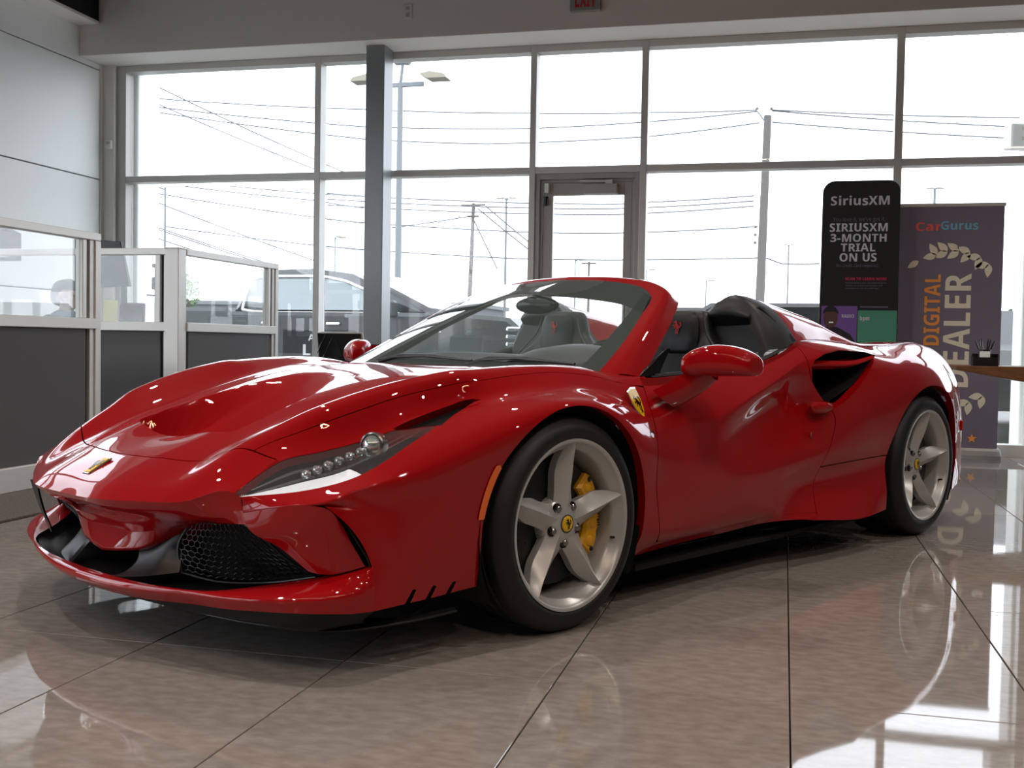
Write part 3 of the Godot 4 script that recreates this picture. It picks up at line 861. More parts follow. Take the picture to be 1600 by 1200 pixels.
func sale_board() -> void:
	var t := thing("sale_board", "dark sale board with white and red lettering seen through the windscreen", "sign", Vector3(-5.05, 0.0, -11.3))
	var g := G.new(); g.span(Vector3(-0.45, 0.0, -0.02), Vector3(0.45, 1.02, 0.02), 0.005)
	put("board", g, M.print_navy, t)
	lettering("sign_letters", "ARY & RS", M.sign_white, t, Vector3(0.12, 0.93, 0.021), 0.07, 0.5)
	lettering("sign_letters", "LE", M.sign_white, t, Vector3(-0.1, 0.79, 0.021), 0.12, 0.2)
	g = G.new(); g.span(Vector3(0.12, 0.7, 0.02), Vector3(0.24, 0.86, 0.024)); g.span(Vector3(0.27, 0.7, 0.02), Vector3(0.4, 0.86, 0.024))
	put("sign_stripe", g, M.exit_red, t)

func wire_points() -> Array:
	return [
		[[-32.33, 14.15], [-22.76, 9.84], [-21.09, 9.14]],
		[[-32.41, 13.27], [-22.81, 9.38]],
		[[-32.26, 13.26], [-20.36, 12.25], [-11.97, 11.77], [-6.15, 11.60], [-1.48, 11.55]],
		[[-32.48, 12.90], [-20.39, 11.43], [-11.99, 11.08], [-6.16, 11.22], [-1.43, 11.52]],
		[[-32.63, 12.70], [-20.44, 10.86], [-14.02, 10.43], [-6.16, 10.57], [-1.33, 11.03]],
		[[-0.81, 11.48], [9.55, 10.79]],
		[[-0.81, 11.47], [9.59, 10.41]],
		[[-0.80, 10.99], [9.63, 9.95]],
		[[-22.22, 8.21], [-15.12, 7.72], [-10.69, 7.54], [-7.56, 7.46], [-6.20, 7.53], [-1.50, 7.75]],
		[[-22.27, 7.94], [-11.95, 7.36], [-10.71, 7.31], [-7.57, 7.27], [-1.50, 7.53]],
		[[-22.05, 7.59], [-11.83, 7.03], [-7.50, 6.94], [-1.48, 7.24]],
		[[-29.95, 8.66], [-22.79, 7.84], [-20.18, 7.42]],
		[[-27.45, 8.64], [-20.24, 8.00]],
		[[-31.75, 8.37], [-20.27, 6.70]],
		[[-32.61, 8.23], [-22.92, 4.89]],
		[[-30.96, 6.61], [-20.10, 5.35]],
		[[-32.37, 6.86], [-25.51, 4.81]],
		[[-31.81, 6.58], [-25.28, 4.65]],
		[[-32.52, 6.33], [-29.66, 5.45]],
		[[-22.26, 6.93], [-11.93, 6.21], [-7.55, 6.14], [-1.30, 6.38]],
		[[-22.03, 5.55], [-11.79, 4.90], [-1.26, 4.93]],
		[[-0.89, 4.94], [-0.22, 4.68], [1.43, 4.68]],
		[[-14.59, 7.00], [-18.75, 6.46]],
		[[-14.03, 7.46], [-11.89, 5.74]],
		[[-14.45, 7.36], [-11.91, 5.39]],
		[[-14.52, 6.79], [-13.31, 4.44]],
	]

# ---------------------------------------------------------------- cubicle partitions
func partition(label: String, at: Vector3, turn: float, length: float, base: float, end_post: float) -> void:
	# local x runs along the screen, its face towards +z
	var t := thing("partition_screen", label, "partition", at, turn)
	var th := 0.06
	var g := G.new(); g.span(Vector3(0, 0, -th), Vector3(length, base, 0.02), 0.004)
	put("base", g, M.partition_frame, t)
	g = G.new(); g.span(Vector3(0.05, base, -th * 0.75), Vector3(length - end_post - 0.075, 0.945, -0.012), 0.003)
	put("fabric_panel", g, M.partition_fabric, t)
	g = G.new(); g.span(Vector3(0, 0.945, -th), Vector3(length - end_post + 0.01, 1.012, 0.012), 0.004)
	put("middle_rail", g, M.partition_frame, t)
	g = G.new(); g.span(Vector3(0, 1.507, -th), Vector3(length, 1.556, 0.004), 0.004)
	put("top_rail", g, M.partition_frame, t)
	g = G.new()
	g.span(Vector3(length - end_post - 0.115, 1.012, -th), Vector3(length - end_post - 0.075, 1.507, -0.006), 0.003)
	g.span(Vector3(length - end_post - 0.045, 0, -th), Vector3(length - end_post, 1.507, -0.006), 0.003)
	put("stile", g, M.partition_frame, t)
	g = G.new(); g.span(Vector3(length - end_post - 0.076, 0.02, -th), Vector3(length - end_post - 0.044, 1.505, -0.03))
	put("shadow_joint", g, M.black_plastic, t)
	g = G.new(); g.span(Vector3(length - end_post, 0, -th - 0.004), Vector3(length, 1.507, 0.004), 0.004)
	put("end_post", g, M.partition_frame, t)
	g = G.new(); g.span(Vector3(0.0, 1.012, -0.034), Vector3(length - end_post - 0.115, 1.507, -0.028))
	put("glass", g, M.office_glass, t)

func partitions() -> void:
	partition("long near partition screen with glass over a dark panel, left of the red nose", Vector3(-4.27, 0.004, -2.6), PI / 2, 3.545, 0.14, 0.06)
	partition("far partition screen running back beside the steel column", Vector3(-4.29, 0.004, -7.21), PI / 2, 1.50, 0.14, 0.06)
	partition("cross partition screen between the near screen and the corner post", Vector3(-6.9, 0.004, -7.15), 0.0, 2.5, 0.14, 0.0)
	var t := thing("corner_post", "square pale post joining the cross screen and the far screen", "post", Vector3(-4.345, 0.004, -7.155))
	var g := G.new(); g.box(Vector3(0, 0.775, 0), Vector3(0.11, 1.55, 0.11), Basis(), 0.004)
	put("shaft", g, M.partition_frame, t)
	g = G.new(); g.box(Vector3(0, 1.552, 0), Vector3(0.12, 0.012, 0.12), Basis(), 0.003)
	put("cap", g, M.partition_frame, t)

func monitor(label: String, at: Vector3, turn: float, w: float, h: float, stand: float) -> void:
	var t := thing("monitor", label, "monitor", at, turn)
	var g := G.new(); g.box(Vector3(0, stand + h * 0.5, 0), Vector3(w, h, 0.035), Basis(Vector3.RIGHT, -0.06), 0.008)
	put("case", g, M.monitor_grey, t)
	g = G.new(); g.box(Vector3(0, stand + h * 0.5, 0.0185), Vector3(w - 0.03, h - 0.03, 0.004), Basis(Vector3.RIGHT, -0.06), 0.001)
	put("screen", g, M.black_gloss, t)
	g = G.new(); g.box(Vector3(0, stand * 0.6, -0.04), Vector3(0.07, stand * 1.2, 0.025), Basis(), 0.006)
	put("neck", g, M.black_plastic, t)
	g = G.new(); g.box(Vector3(0, 0.008, -0.02), Vector3(0.24, 0.016, 0.2), Basis(), 0.006)
	put("foot", g, M.black_plastic, t)

func desk_things() -> void:
	var t := thing("office_desk", "pale office desk behind the partition screens", "desk", Vector3(-5.75, 0.0, -6.45))
	var g := G.new(); g.box(Vector3(0, 0.73, 0), Vector3(1.9, 0.03, 0.75), Basis(), 0.005)
	put("desktop", g, M.white_paint, t)
	for s in [-1.0, 1.0]:
		g = G.new(); g.box(Vector3(s * 0.88, 0.36, 0), Vector3(0.04, 0.714, 0.68), Basis(), 0.004)
		put("leg", g, M.partition_frame, t)
	t = thing("office_desk", "second pale desk by the left front window", "desk", Vector3(-5.2, 0.0, -8.25))
	g = G.new(); g.box(Vector3(0, 0.73, 0), Vector3(1.2, 0.03, 0.75), Basis(), 0.005)
	put("desktop", g, M.white_paint, t)
	for s in [-1.0, 1.0]:
		g = G.new(); g.box(Vector3(s * 0.57, 0.36, 0), Vector3(0.04, 0.714, 0.68), Basis(), 0.004)
		put("leg", g, M.partition_frame, t)
	# a large display turned away, rising above the screens
	t = thing("display_screen", "large dark display tilted above the cross partition by the window", "monitor", Vector3(-5.65, 0.745, -8.45), 0.0)
	g = G.new(); g.prism(PackedVector2Array([Vector2(-0.46, 0.64), Vector2(-0.46, 1.02), Vector2(0.0, 0.99), Vector2(0.09, 0.60), Vector2(-0.42, 0.58)]), 0.04, Transform3D(), 0.006)
	put("case", g, M.monitor_grey, t)
	g = G.new(); g.box(Vector3(0, 0.3, -0.02), Vector3(0.05, 0.6, 0.03), Basis(), 0.006); g.box(Vector3(0, 0.01, -0.02), Vector3(0.3, 0.02, 0.22), Basis(), 0.006)
	put("stand", g, M.black_plastic, t)
	monitor("wide dark monitor behind the near glass, its top above the rail", Vector3(-6.0, 0.745, -6.55), 0.12, 0.62, 0.42, 0.52)
	monitor("smaller grey monitor at the far left edge behind the near glass", Vector3(-6.45, 0.745, -6.35), -0.15, 0.48, 0.36, 0.46)
	monitor("black monitor on the far desk beside the yellow card", Vector3(-5.26, 0.745, -8.0), 0.1, 0.22, 0.28, 0.16)
	t = thing("printer", "grey printer with a curved lid topping the shelf behind the near screen", "printer", Vector3(-6.3, 1.5, -7.6))
	g = G.new(); g.prism(PackedVector2Array([Vector2(-0.3, 0), Vector2(-0.3, 0.22), Vector2(-0.2, 0.30), Vector2(0.12, 0.30), Vector2(0.3, 0.22), Vector2(0.3, 0)]), 0.34, Transform3D(), 0.02)
	put("case", g, M.monitor_grey, t)
	g = G.new(); g.box(Vector3(-0.12, 0.315, 0.17), Vector3(0.015, 0.04, 0.02)); g.box(Vector3(0.1, 0.315, 0.17), Vector3(0.015, 0.04, 0.02))
	put("latch", g, M.monitor_grey, t)
	t = thing("shelf_unit", "open grey shelf against the left wall behind the cubicle", "shelf", Vector3(-6.62, 0.0, -7.6))
	g = G.new()
	for y in [0.4, 0.95, 1.48]: g.box(Vector3(0, y, 0.17), Vector3(0.6, 0.025, 0.4), Basis(), 0.003)
	put("shelf", g, M.monitor_grey, t)
	for sx in [-1.0, 1.0]:
		g = G.new(); g.box(Vector3(sx * 0.285, 0.745, 0.17), Vector3(0.02, 1.49, 0.4), Basis(), 0.003)
		put("side_panel", g, M.monitor_grey, t)
	t = thing("webcam_stand", "thin black webcam stand in front of the left window", "stand", Vector3(-5.02, 0.745, -7.96))
	g = G.new(); g.tube([Vector3(0, 0, 0), Vector3(0, 0.76, 0)], 0.007, 8); g.box(Vector3(0, 0.006, 0), Vector3(0.12, 0.012, 0.12), Basis(), 0.004)
	put("rod", g, M.black_plastic, t)
	g = G.new(); g.box(Vector3(-0.005, 0.60, 0), Vector3(0.04, 0.10, 0.04), Basis(), 0.006); g.box(Vector3(0, 0.745, 0), Vector3(0.05, 0.03, 0.03), Basis(), 0.004); g.bar(Vector3(0, 0.50, 0), Vector3(-0.08, 0.505, 0), 0.012, 0.012)
	put("camera_head", g, M.black_plastic, t)
	t = thing("memo_card", "tall pale yellow card standing on the far desk", "card", Vector3(-5.47, 0.745, -8.0), 0.2)
	g = G.new(); g.box(Vector3(0, 0.23, 0), Vector3(0.12, 0.46, 0.004), Basis(Vector3.RIGHT, -0.05), 0.001)
	put("sheet", g, M.yellow_card, t)
	g = G.new(); g.box(Vector3(0, 0.05, -0.03), Vector3(0.10, 0.10, 0.004), Basis(Vector3.RIGHT, 0.5), 0.001)
	put("prop", g, M.yellow_card, t)
	for k in 3:
		tag(put("paper_notice", paper(Vector3(-6.925, 1.30 + 0.02 * k, -8.3 + 0.42 * k)), M.paper), "white paper notice on the left wall, %s from the window" % ["first", "second", "third"][2 - k], "notice", "notices on the left wall")
	seated_person()
	office_chair()

func paper(p: Vector3) -> G:
	var g := G.new(); g.box(p, Vector3(0.004, 0.28, 0.32), Basis(), 0.001)
	return g

func office_chair() -> void:
	var t := thing("office_chair", "black office chair with diamond-stitched back beyond the far partition", "chair", Vector3(-3.55, 0.0, -8.35), 0.0)
	var g := G.new()
	var rows: Array = []
	for i in 9:
		var row: Array = []
		for j in 9:
			var u := j / 8.0 - 0.5; var w := i / 8.0
			row.append(Vector3(u * 0.38, 0.56 + w * 0.40, 0.05 * cos(u * 2.6) - 0.03 + 0.05 * w * w))
		rows.append(row)
	g.grid(rows, Vector3.BACK)
	var r2: Array = []
	for row in rows:
		var q: Array = []
		for p in row: q.append(p - Vector3(0, 0, 0.035))
		r2.append(q)
	g.grid(r2, Vector3.FORWARD)
	put("backrest", g, M.black_plastic, t)
	g = G.new()
	var edge: Array = []
	for j in 9: edge.append(rows[0][j] - Vector3(0, 0, 0.018))
	for i in range(1, 9): edge.append(rows[i][8] - Vector3(0, 0, 0.018))
	for j in range(7, -1, -1): edge.append(rows[8][j] - Vector3(0, 0, 0.018))
	for i in range(7, 0, -1): edge.append(rows[i][0] - Vector3(0, 0, 0.018))
	g.tube(edge, 0.016, 8, false, true)
	put("back_frame", g, M.aluminium_dark, t)
	g = G.new()
	for s in [[0.0, 0.2, 0.4, 1.0], [0.4, 1.0, 0.8, 0.2], [0.8, 0.2, 1.0, 0.7], [0.0, 0.6, 0.2, 1.0], [0.1, 0.5, 0.9, 0.5]]:
		var a := Vector3((s[0] - 0.5) * 0.36, 0.57 + s[1] * 0.38, 0.055); var b := Vector3((s[2] - 0.5) * 0.36, 0.57 + s[3] * 0.38, 0.055)
		g.tube([a, (a + b) * 0.5 + Vector3(0, 0, 0.008), b], 0.004, 5)
	put("seam_piping", g, M.black_gloss, t)
	g = G.new(); g.box(Vector3(0, 0.47, 0.24), Vector3(0.44, 0.08, 0.44), Basis(), 0.03)
	put("seat", g, M.black_plastic, t)
	for s in [-1.0, 1.0]:
		g = G.new(); g.tube([Vector3(s * 0.24, 0.47, 0.3), Vector3(s * 0.27, 0.6, 0.33), Vector3(s * 0.27, 0.71, 0.24), Vector3(s * 0.26, 0.73, 0.12), Vector3(s * 0.2, 0.73, 0.04)], 0.014, 8)
		put("armrest", g, M.aluminium, t)
	g = G.new(); g.tube([Vector3(0, 0.43, 0.22), Vector3(0, 0.10, 0.22)], 0.03, 10)
	put("gas_lift", g, M.steel, t)
	for k in 5:
		var a := TAU * k / 5.0
		g = G.new(); g.bar(Vector3(0, 0.11, 0.22), Vector3(sin(a) * 0.29, 0.075, 0.22 + cos(a) * 0.29), 0.04, 0.03, Vector3.UP, 0.006)
		var leg := put("base_arm", g, M.aluminium, t)
		g = G.new(); g.lathe([Vector2(0, 0.022), Vector2(0.028, 0.018), Vector2(0.03, 0), Vector2(0.028, -0.018), Vector2(0, -0.022)], 12, Transform3D(Basis(Vector3.RIGHT, PI / 2), Vector3(sin(a) * 0.28, 0.03, 0.22 + cos(a) * 0.28)))
		put("castor", g, M.rubber, leg)

# a smooth body: tapered capsules joined with a smooth minimum and meshed as surface nets
func body_mesh(bones: Array, cell: float, k: float) -> G:
	var lo := Vector3.INF; var hi := -Vector3.INF
	for b in bones:
		var r: float = maxf(b[2], b[3]) + k + cell * 2.0
		for q in [b[0], b[1]]:
			lo = lo.min(q - Vector3.ONE * r); hi = hi.max(q + Vector3.ONE * r)
	var dim := Vector3i(((hi - lo) / cell).ceil()) + Vector3i.ONE
	var f := PackedFloat32Array(); f.resize(dim.x * dim.y * dim.z); f.fill(1.0)
	for b in bones:
		var a: Vector3 = b[0]; var c: Vector3 = b[1]; var ra: float = b[2]; var rb: float = b[3]
		var pad: float = maxf(ra, rb) + k + cell * 1.5
		var i0 := Vector3i(((a.min(c) - Vector3.ONE * pad - lo) / cell).floor()).clamp(Vector3i.ZERO, dim - Vector3i.ONE)
		var i1 := Vector3i(((a.max(c) + Vector3.ONE * pad - lo) / cell).ceil()).clamp(Vector3i.ZERO, dim - Vector3i.ONE)
		var ab := c - a; var l2 := maxf(ab.length_squared(), 1e-9)
		for z in range(i0.z, i1.z + 1):
			for y in range(i0.y, i1.y + 1):
				for x in range(i0.x, i1.x + 1):
					var p := lo + Vector3(x, y, z) * cell
					var h := clampf((p - a).dot(ab) / l2, 0, 1)
					var d := (p - a - ab * h).length() - lerpf(ra, rb, h)
					var id := (z * dim.y + y) * dim.x + x
					var e := f[id]
					var m := clampf(0.5 + 0.5 * (e - d) / k, 0, 1)
					f[id] = lerpf(e, d, m) - k * m * (1.0 - m)
	var g := G.new()
	var vert := {}
	var at := func(x: int, y: int, z: int) -> float: return f[(z * dim.y + y) * dim.x + x]
	for z in dim.z - 1:
		for y in dim.y - 1:
			for x in dim.x - 1:
				var s := Vector3.ZERO; var cnt := 0
				var ins := 0
				for q in 8:
					if at.call(x + (q & 1), y + ((q >> 1) & 1), z + (q >> 2)) < 0.0: ins += 1
				if ins == 0 or ins == 8: continue
				for e in [[0, 1], [2, 3], [4, 5], [6, 7], [0, 2], [1, 3], [4, 6], [5, 7], [0, 4], [1, 5], [2, 6], [3, 7]]:
					var p := Vector3i(e[0] & 1, (e[0] >> 1) & 1, e[0] >> 2); var q := Vector3i(e[1] & 1, (e[1] >> 1) & 1, e[1] >> 2)
					var da: float = at.call(x + p.x, y + p.y, z + p.z); var db: float = at.call(x + q.x, y + q.y, z + q.z)
					if (da < 0.0) != (db < 0.0):
						s += Vector3(p).lerp(Vector3(q), da / (da - db)); cnt += 1
				var P := lo + (Vector3(x, y, z) + s / cnt) * cell
				var gr := Vector3(at.call(mini(x + 2, dim.x - 1), y, z) - at.call(maxi(x - 1, 0), y, z), at.call(x, mini(y + 2, dim.y - 1), z) - at.call(x, maxi(y - 1, 0), z), at.call(x, y, mini(z + 2, dim.z - 1)) - at.call(x, y, maxi(z - 1, 0)))
				vert[Vector3i(x, y, z)] = [P, gr.normalized()]
	for c in vert:
		for ax in 3:
			var d := Vector3i.ZERO; d[ax] = 1
			var n: Vector3i = c + d
			if c[(ax + 1) % 3] == 0 or c[(ax + 2) % 3] == 0: continue
			if n.x >= dim.x or n.y >= dim.y or n.z >= dim.z: continue
			if (at.call(c.x, c.y, c.z) < 0.0) == (at.call(n.x, n.y, n.z) < 0.0): continue
			var u := Vector3i.ZERO; u[(ax + 1) % 3] = 1
			var w := Vector3i.ZERO; w[(ax + 2) % 3] = 1
			if not (vert.has(c - u) and vert.has(c - w) and vert.has(c - u - w)): continue
			var A = vert[c]; var B = vert[c - u]; var C = vert[c - u - w]; var D = vert[c - w]
			g.tri(A[0], B[0], C[0], A[1], B[1], C[1]); g.tri(A[0], C[0], D[0], A[1], C[1], D[1])
	return g

func seated_person() -> void:
	var t := thing("person", "person with dark hair and blue shirt seated behind the near glass partition", "person", Vector3(-5.55, 0.004, -7.5), PI / 2)
	var V := func(x: float, y: float, z: float) -> Vector3: return Vector3(x, y, z)
	var bones := [[V.call(0, 0.52, 0), V.call(0, 0.75, 0.0), 0.15, 0.13], [V.call(0, 0.75, 0), V.call(0, 0.96, 0.02), 0.13, 0.14], [V.call(-0.15, 0.98, 0.0), V.call(0.15, 0.98, 0.0), 0.07, 0.07], [V.call(0, 1.0, 0.01), V.call(0, 1.12, 0.03), 0.06, 0.05],
		[V.call(0, 1.17, 0.05), V.call(0, 1.24, 0.04), 0.068, 0.085], [V.call(0, 1.145, 0.10), V.call(0, 1.15, 0.11), 0.03, 0.028], [V.call(0, 1.20, 0.125), V.call(0, 1.185, 0.145), 0.012, 0.014],
		[V.call(-0.085, 1.19, 0.03), V.call(-0.088, 1.21, 0.03), 0.015, 0.018], [V.call(0.085, 1.19, 0.03), V.call(0.088, 1.21, 0.03), 0.015, 0.018]]
	for s in [-1.0, 1.0]:
		bones.append_array([[V.call(s * 0.17, 0.97, 0), V.call(s * 0.23, 0.72, 0.08), 0.055, 0.042], [V.call(s * 0.23, 0.72, 0.08), V.call(s * 0.16, 0.79, 0.30), 0.042, 0.028], [V.call(s * 0.16, 0.79, 0.30), V.call(s * 0.13, 0.79, 0.38), 0.028, 0.03],
			[V.call(s * 0.09, 0.53, 0.02), V.call(s * 0.11, 0.50, 0.42), 0.085, 0.06], [V.call(s * 0.11, 0.50, 0.42), V.call(s * 0.11, 0.10, 0.40), 0.058, 0.038], [V.call(s * 0.11, 0.05, 0.38), V.call(s * 0.12, 0.04, 0.52), 0.04, 0.035]])
		for k in 4:
			bones.append([V.call(s * (0.105 + 0.018 * k), 0.785, 0.39), V.call(s * (0.10 + 0.018 * k), 0.78, 0.445 + 0.01 * (1 if k in [1, 2] else 0)), 0.009, 0.008])
		bones.append([V.call(s * 0.10, 0.79, 0.34), V.call(s * 0.075, 0.785, 0.39), 0.011, 0.009])
	var body := put("body", body_mesh(bones, 0.014, 0.02), M.skin, t)
	var g := body_mesh([[V.call(0, 0.50, 0), V.call(0, 0.75, 0.0), 0.165, 0.145], [V.call(0, 0.75, 0), V.call(0, 0.96, 0.02), 0.145, 0.152], [V.call(-0.16, 0.985, 0.0), V.call(0.16, 0.985, 0.0), 0.08, 0.08], [V.call(-0.17, 0.97, 0), V.call(-0.23, 0.72, 0.08), 0.068, 0.055], [V.call(0.17, 0.97, 0), V.call(0.23, 0.72, 0.08), 0.068, 0.055], [V.call(-0.23, 0.72, 0.08), V.call(-0.17, 0.78, 0.27), 0.055, 0.042], [V.call(0.23, 0.72, 0.08), V.call(0.17, 0.78, 0.27), 0.055, 0.042]], 0.018, 0.03)
	put("shirt", g, M.denim, t)
	g = body_mesh([[V.call(-0.09, 0.53, 0.0), V.call(-0.11, 0.50, 0.42), 0.10, 0.075], [V.call(0.09, 0.53, 0.0), V.call(0.11, 0.50, 0.42), 0.10, 0.075], [V.call(-0.11, 0.50, 0.42), V.call(-0.11, 0.12, 0.40), 0.073, 0.055], [V.call(0.11, 0.50, 0.42), V.call(0.11, 0.12, 0.40), 0.073, 0.055]], 0.018, 0.02)
	put("trousers", g, M.print_navy, t)
	g = body_mesh([[V.call(0, 1.255, 0.02), V.call(0, 1.27, 0.045), 0.088, 0.08], [V.call(0, 1.21, -0.02), V.call(0, 1.25, 0.0), 0.08, 0.088]], 0.012, 0.02)
	put("hair", g, M.hair, t)
	g = G.new()
	for s in [-1.0, 1.0]: g.lathe([Vector2(0, 0.008), Vector2(0.008, 0.004), Vector2(0.01, 0), Vector2(0, -0.004)], 10, Transform3D(Basis(Vector3.RIGHT, PI / 2), Vector3(s * 0.03, 1.212, 0.118)))
	put("eyes", g, M.hair, t)
	g = G.new(); g.box(Vector3(0, 1.155, 0.137), Vector3(0.04, 0.006, 0.006), Basis(), 0.002)
	put("mouth", g, M.exit_red, t)
	t = thing("office_chair", "black swivel chair holding the seated person behind the glass", "chair", Vector3(-5.55, 0.004, -7.5), PI / 2)
	g = G.new(); g.box(Vector3(0, 0.37, 0.05), Vector3(0.46, 0.07, 0.44), Basis(), 0.025)
	put("seat", g, M.black_plastic, t)
	g = G.new(); g.box(Vector3(0, 0.72, -0.22), Vector3(0.42, 0.5, 0.05), Basis(Vector3.RIGHT, -0.08), 0.02); g.bar(Vector3(0, 0.36, -0.12), Vector3(0, 0.6, -0.24), 0.05, 0.02, Vector3.BACK)
	put("backrest", g, M.black_plastic, t)
	g = G.new(); g.tube([Vector3(0, 0.34, 0.03), Vector3(0, 0.06, 0.03)], 0.03, 10)
	for k in 5:
		var a := TAU * k / 5.0
		g.bar(Vector3(0, 0.07, 0.03), Vector3(sin(a) * 0.28, 0.03, 0.03 + cos(a) * 0.28), 0.04, 0.03)
	put("base", g, M.black_plastic, t)

# ---------------------------------------------------------------- banners, standee, table
func leaf_poly(a: Vector2, b: Vector2, w: float) -> PackedVector2Array:
	var p := PackedVector2Array()
	var d := b - a; var nn := Vector2(-d.y, d.x)
	for k in 9:
		var f := k / 8.0
		p.append(a + d * f + nn * w * sin(PI * pow(f, 0.8)) * 0.5)
	for k in range(7, 0, -1):
		var f := k / 8.0
		p.append(a + d * f - nn * w * sin(PI * pow(f, 0.8)) * 0.5)
	return p

func sprig(g: G, tip: Vector2, ang: float, size: float) -> void:
	# two leaves meeting at a point, opening backwards
	for s in [-1.0, 1.0]:
		var q := tip + Vector2(size, 0).rotated(ang + s * 0.62)
		g.prism(leaf_poly(tip, q, 0.52), 0.003)

func banners() -> void:
	# roll-up banner
	var t := thing("rollup_banner", "tall violet-grey roll-up banner with laurel and orange lettering by the window", "banner", Vector3(1.314, 0.0, -9.86))
	var w := 0.89
	var g := G.new(); g.span(Vector3(-w / 2, 0.08, -0.002), Vector3(w / 2, 2.13, 0.002))
	put("print_sheet", g, M.banner_violet, t)
	g = G.new(); g.box(Vector3(0, 2.137, 0), Vector3(w + 0.02, 0.03, 0.022), Basis(), 0.005)
	put("top_rail", g, M.aluminium, t)
	g = G.new(); g.prism(PackedVector2Array([Vector2(-0.10, 0), Vector2(-0.10, 0.03), Vector2(-0.05, 0.085), Vector2(0.05, 0.085), Vector2(0.10, 0.03), Vector2(0.10, 0)]), w + 0.04, Transform3D(Basis(Vector3.UP, PI / 2), Vector3(-w / 2 - 0.02, 0, 0)), 0.006)
	put("base_cassette", g, M.aluminium, t)
	g = G.new(); g.tube([Vector3(0, 0.05, -0.03), Vector3(0, 2.12, -0.012)], 0.008, 8)
	put("support_pole", g, M.aluminium_dark, t)
	var zf := 0.0035
	lettering("banner_letters", "Car", M.print_coral, t, Vector3(1.159 - 1.314, 1.955, zf), 0.07, 0.205)
	lettering("banner_letters", "Gurus", M.print_sky, t, Vector3(1.408 - 1.314, 1.963, zf), 0.07, 0.295)
	lettering("banner_letters", "DIGITAL", M.print_orange, t, Vector3(1.213 - 1.314, 1.245, zf), 0.125, 0.60, Vector3(0, 0, PI / 2))
	lettering("banner_letters", "DEALER", M.print_cream, t, Vector3(1.417 - 1.314, 1.068, zf), 0.205, 0.963, Vector3(0, 0, PI / 2))
	g = G.new()
	for q in [[1.215, 1.735, 2.5], [1.165, 1.70, 3.9], [1.30, 1.765, 2.75], [1.39, 1.77, 2.9], [1.48, 1.755, 3.1], [1.565, 1.715, 3.45], [1.63, 1.66, 3.75]]:
		if q == [1.165, 1.70, 3.9]:
			g.prism(leaf_poly(Vector2(1.09 - 1.314, 1.665), Vector2(1.002 - 1.314, 1.605), 0.5), 0.003, Transform3D(Basis(), Vector3(0, 0, zf)))
			continue
		var h := G.new(); sprig(h, Vector2(q[0] - 1.314 + 0.02, q[1] - 0.02), q[2] + 0.25, 0.115)
		g.add(h, Transform3D(Basis(), Vector3(0, 0, zf)))
	for q in [[1.14, 0.41, 4.05], [1.225, 0.355, 3.7], [1.31, 0.33, 3.45], [1.395, 0.345, 3.3], [1.52, 0.475, 3.95], [1.625, 0.53, 3.9]]:
		var h := G.new(); sprig(h, Vector2(q[0] - 1.314 + 0.01, q[1] - 0.0), q[2], 0.115)
		g.add(h, Transform3D(Basis(), Vector3(0, 0, zf)))
	put("laurel_print", g, M.print_cream, t)
	for k in 2:
		var star := PackedVector2Array()
		for i in 10:
			var r := 0.042 if i % 2 == 0 else 0.017
			star.append(Vector2(sin(TAU * i / 10.0), cos(TAU * i / 10.0)) * r)
		g = G.new(); g.prism(star, 0.003, Transform3D(Basis(), Vector3((1.559 if k == 0 else 1.43) - 1.314, 0.165, zf)))
		put("star_print", g, M.print_orange if k == 0 else M.print_cream, t)
	# standee
	t = thing("promo_standee", "tall black round-topped radio standee left of the violet banner", "sign", Vector3(0.595, 0.0, -9.60))
	var hw := 0.312
	var shape := PackedVector2Array([Vector2(-hw - 0.01, 0.0), Vector2(hw + 0.01, 0.0)])
	for k in 9:
		var a := PI / 2 * k / 8.0
		shape.append(Vector2(hw - 0.10 + 0.10 * cos(a), 2.22 + 0.10 * sin(a)))
	for k in 9:
		var a := PI / 2 + PI / 2 * k / 8.0
		shape.append(Vector2(-hw + 0.10 + 0.10 * cos(a), 2.22 + 0.10 * sin(a)))
	g = G.new(); g.prism(shape, 0.03, Transform3D(Basis(), Vector3(0, 0, -0.03)), 0.004)
	put("board", g, M.standee_black, t)
	g = G.new(); g.prism(PackedVector2Array([Vector2(-0.25, 0), Vector2(-0.25, 0.3), Vector2(0, 0.02), Vector2(0, 0)]), 0.02, Transform3D(Basis(Vector3.UP, -PI / 2), Vector3(0, 0, -0.03)))
	put("strut", g, M.standee_black, t)
	zf = 0.001
	var ox := 0.595
	for q in [["SiriusXM", 0.588, 2.150, 0.471, 0.074, 0], ["You love it, we've got it.", 0.582, 1.995, 0.42, 0.034, 1], ["SIRIUSXM", 0.581, 1.926, 0.466, 0.068, 0], ["3-MONTH", 0.581, 1.838, 0.451, 0.066, 0], ["TRIAL", 0.579, 1.758, 0.277, 0.066, 0], ["ON US", 0.581, 1.675, 0.297, 0.068, 0], ["No credit card required.", 0.578, 1.608, 0.338, 0.026, 1], ["SCAN TO LEARN MORE", 0.650, 1.496, 0.332, 0.023, 2], ["Start listening in your SiriusXM equipped", 0.649, 1.463, 0.327, 0.013, 1], ["vehicle, on connected devices, and", 0.634, 1.440, 0.297, 0.013, 1], ["anywhere on the SiriusXM app.", 0.62, 1.417, 0.27, 0.013, 1]]:
		lettering("print_letters", q[0], [M.print_grey, M.print_dim, M.print_pink][q[5]], t, Vector3(q[1] - ox, q[2], zf), q[4], q[3], Vector3.ZERO, 400 if q[5] == 1 else 700)
	g = G.new(); g.span(Vector3(0.297 - ox, 0.70, 0), Vector3(0.587 - ox, 1.267, 0.0015))
	put("purple_print", g, M.print_purple, t)
	g = G.new(); g.span(Vector3(0.593 - ox, 0.66, 0), Vector3(0.905 - ox, 1.232, 0.0015))
	put("green_print", g, M.print_green, t)
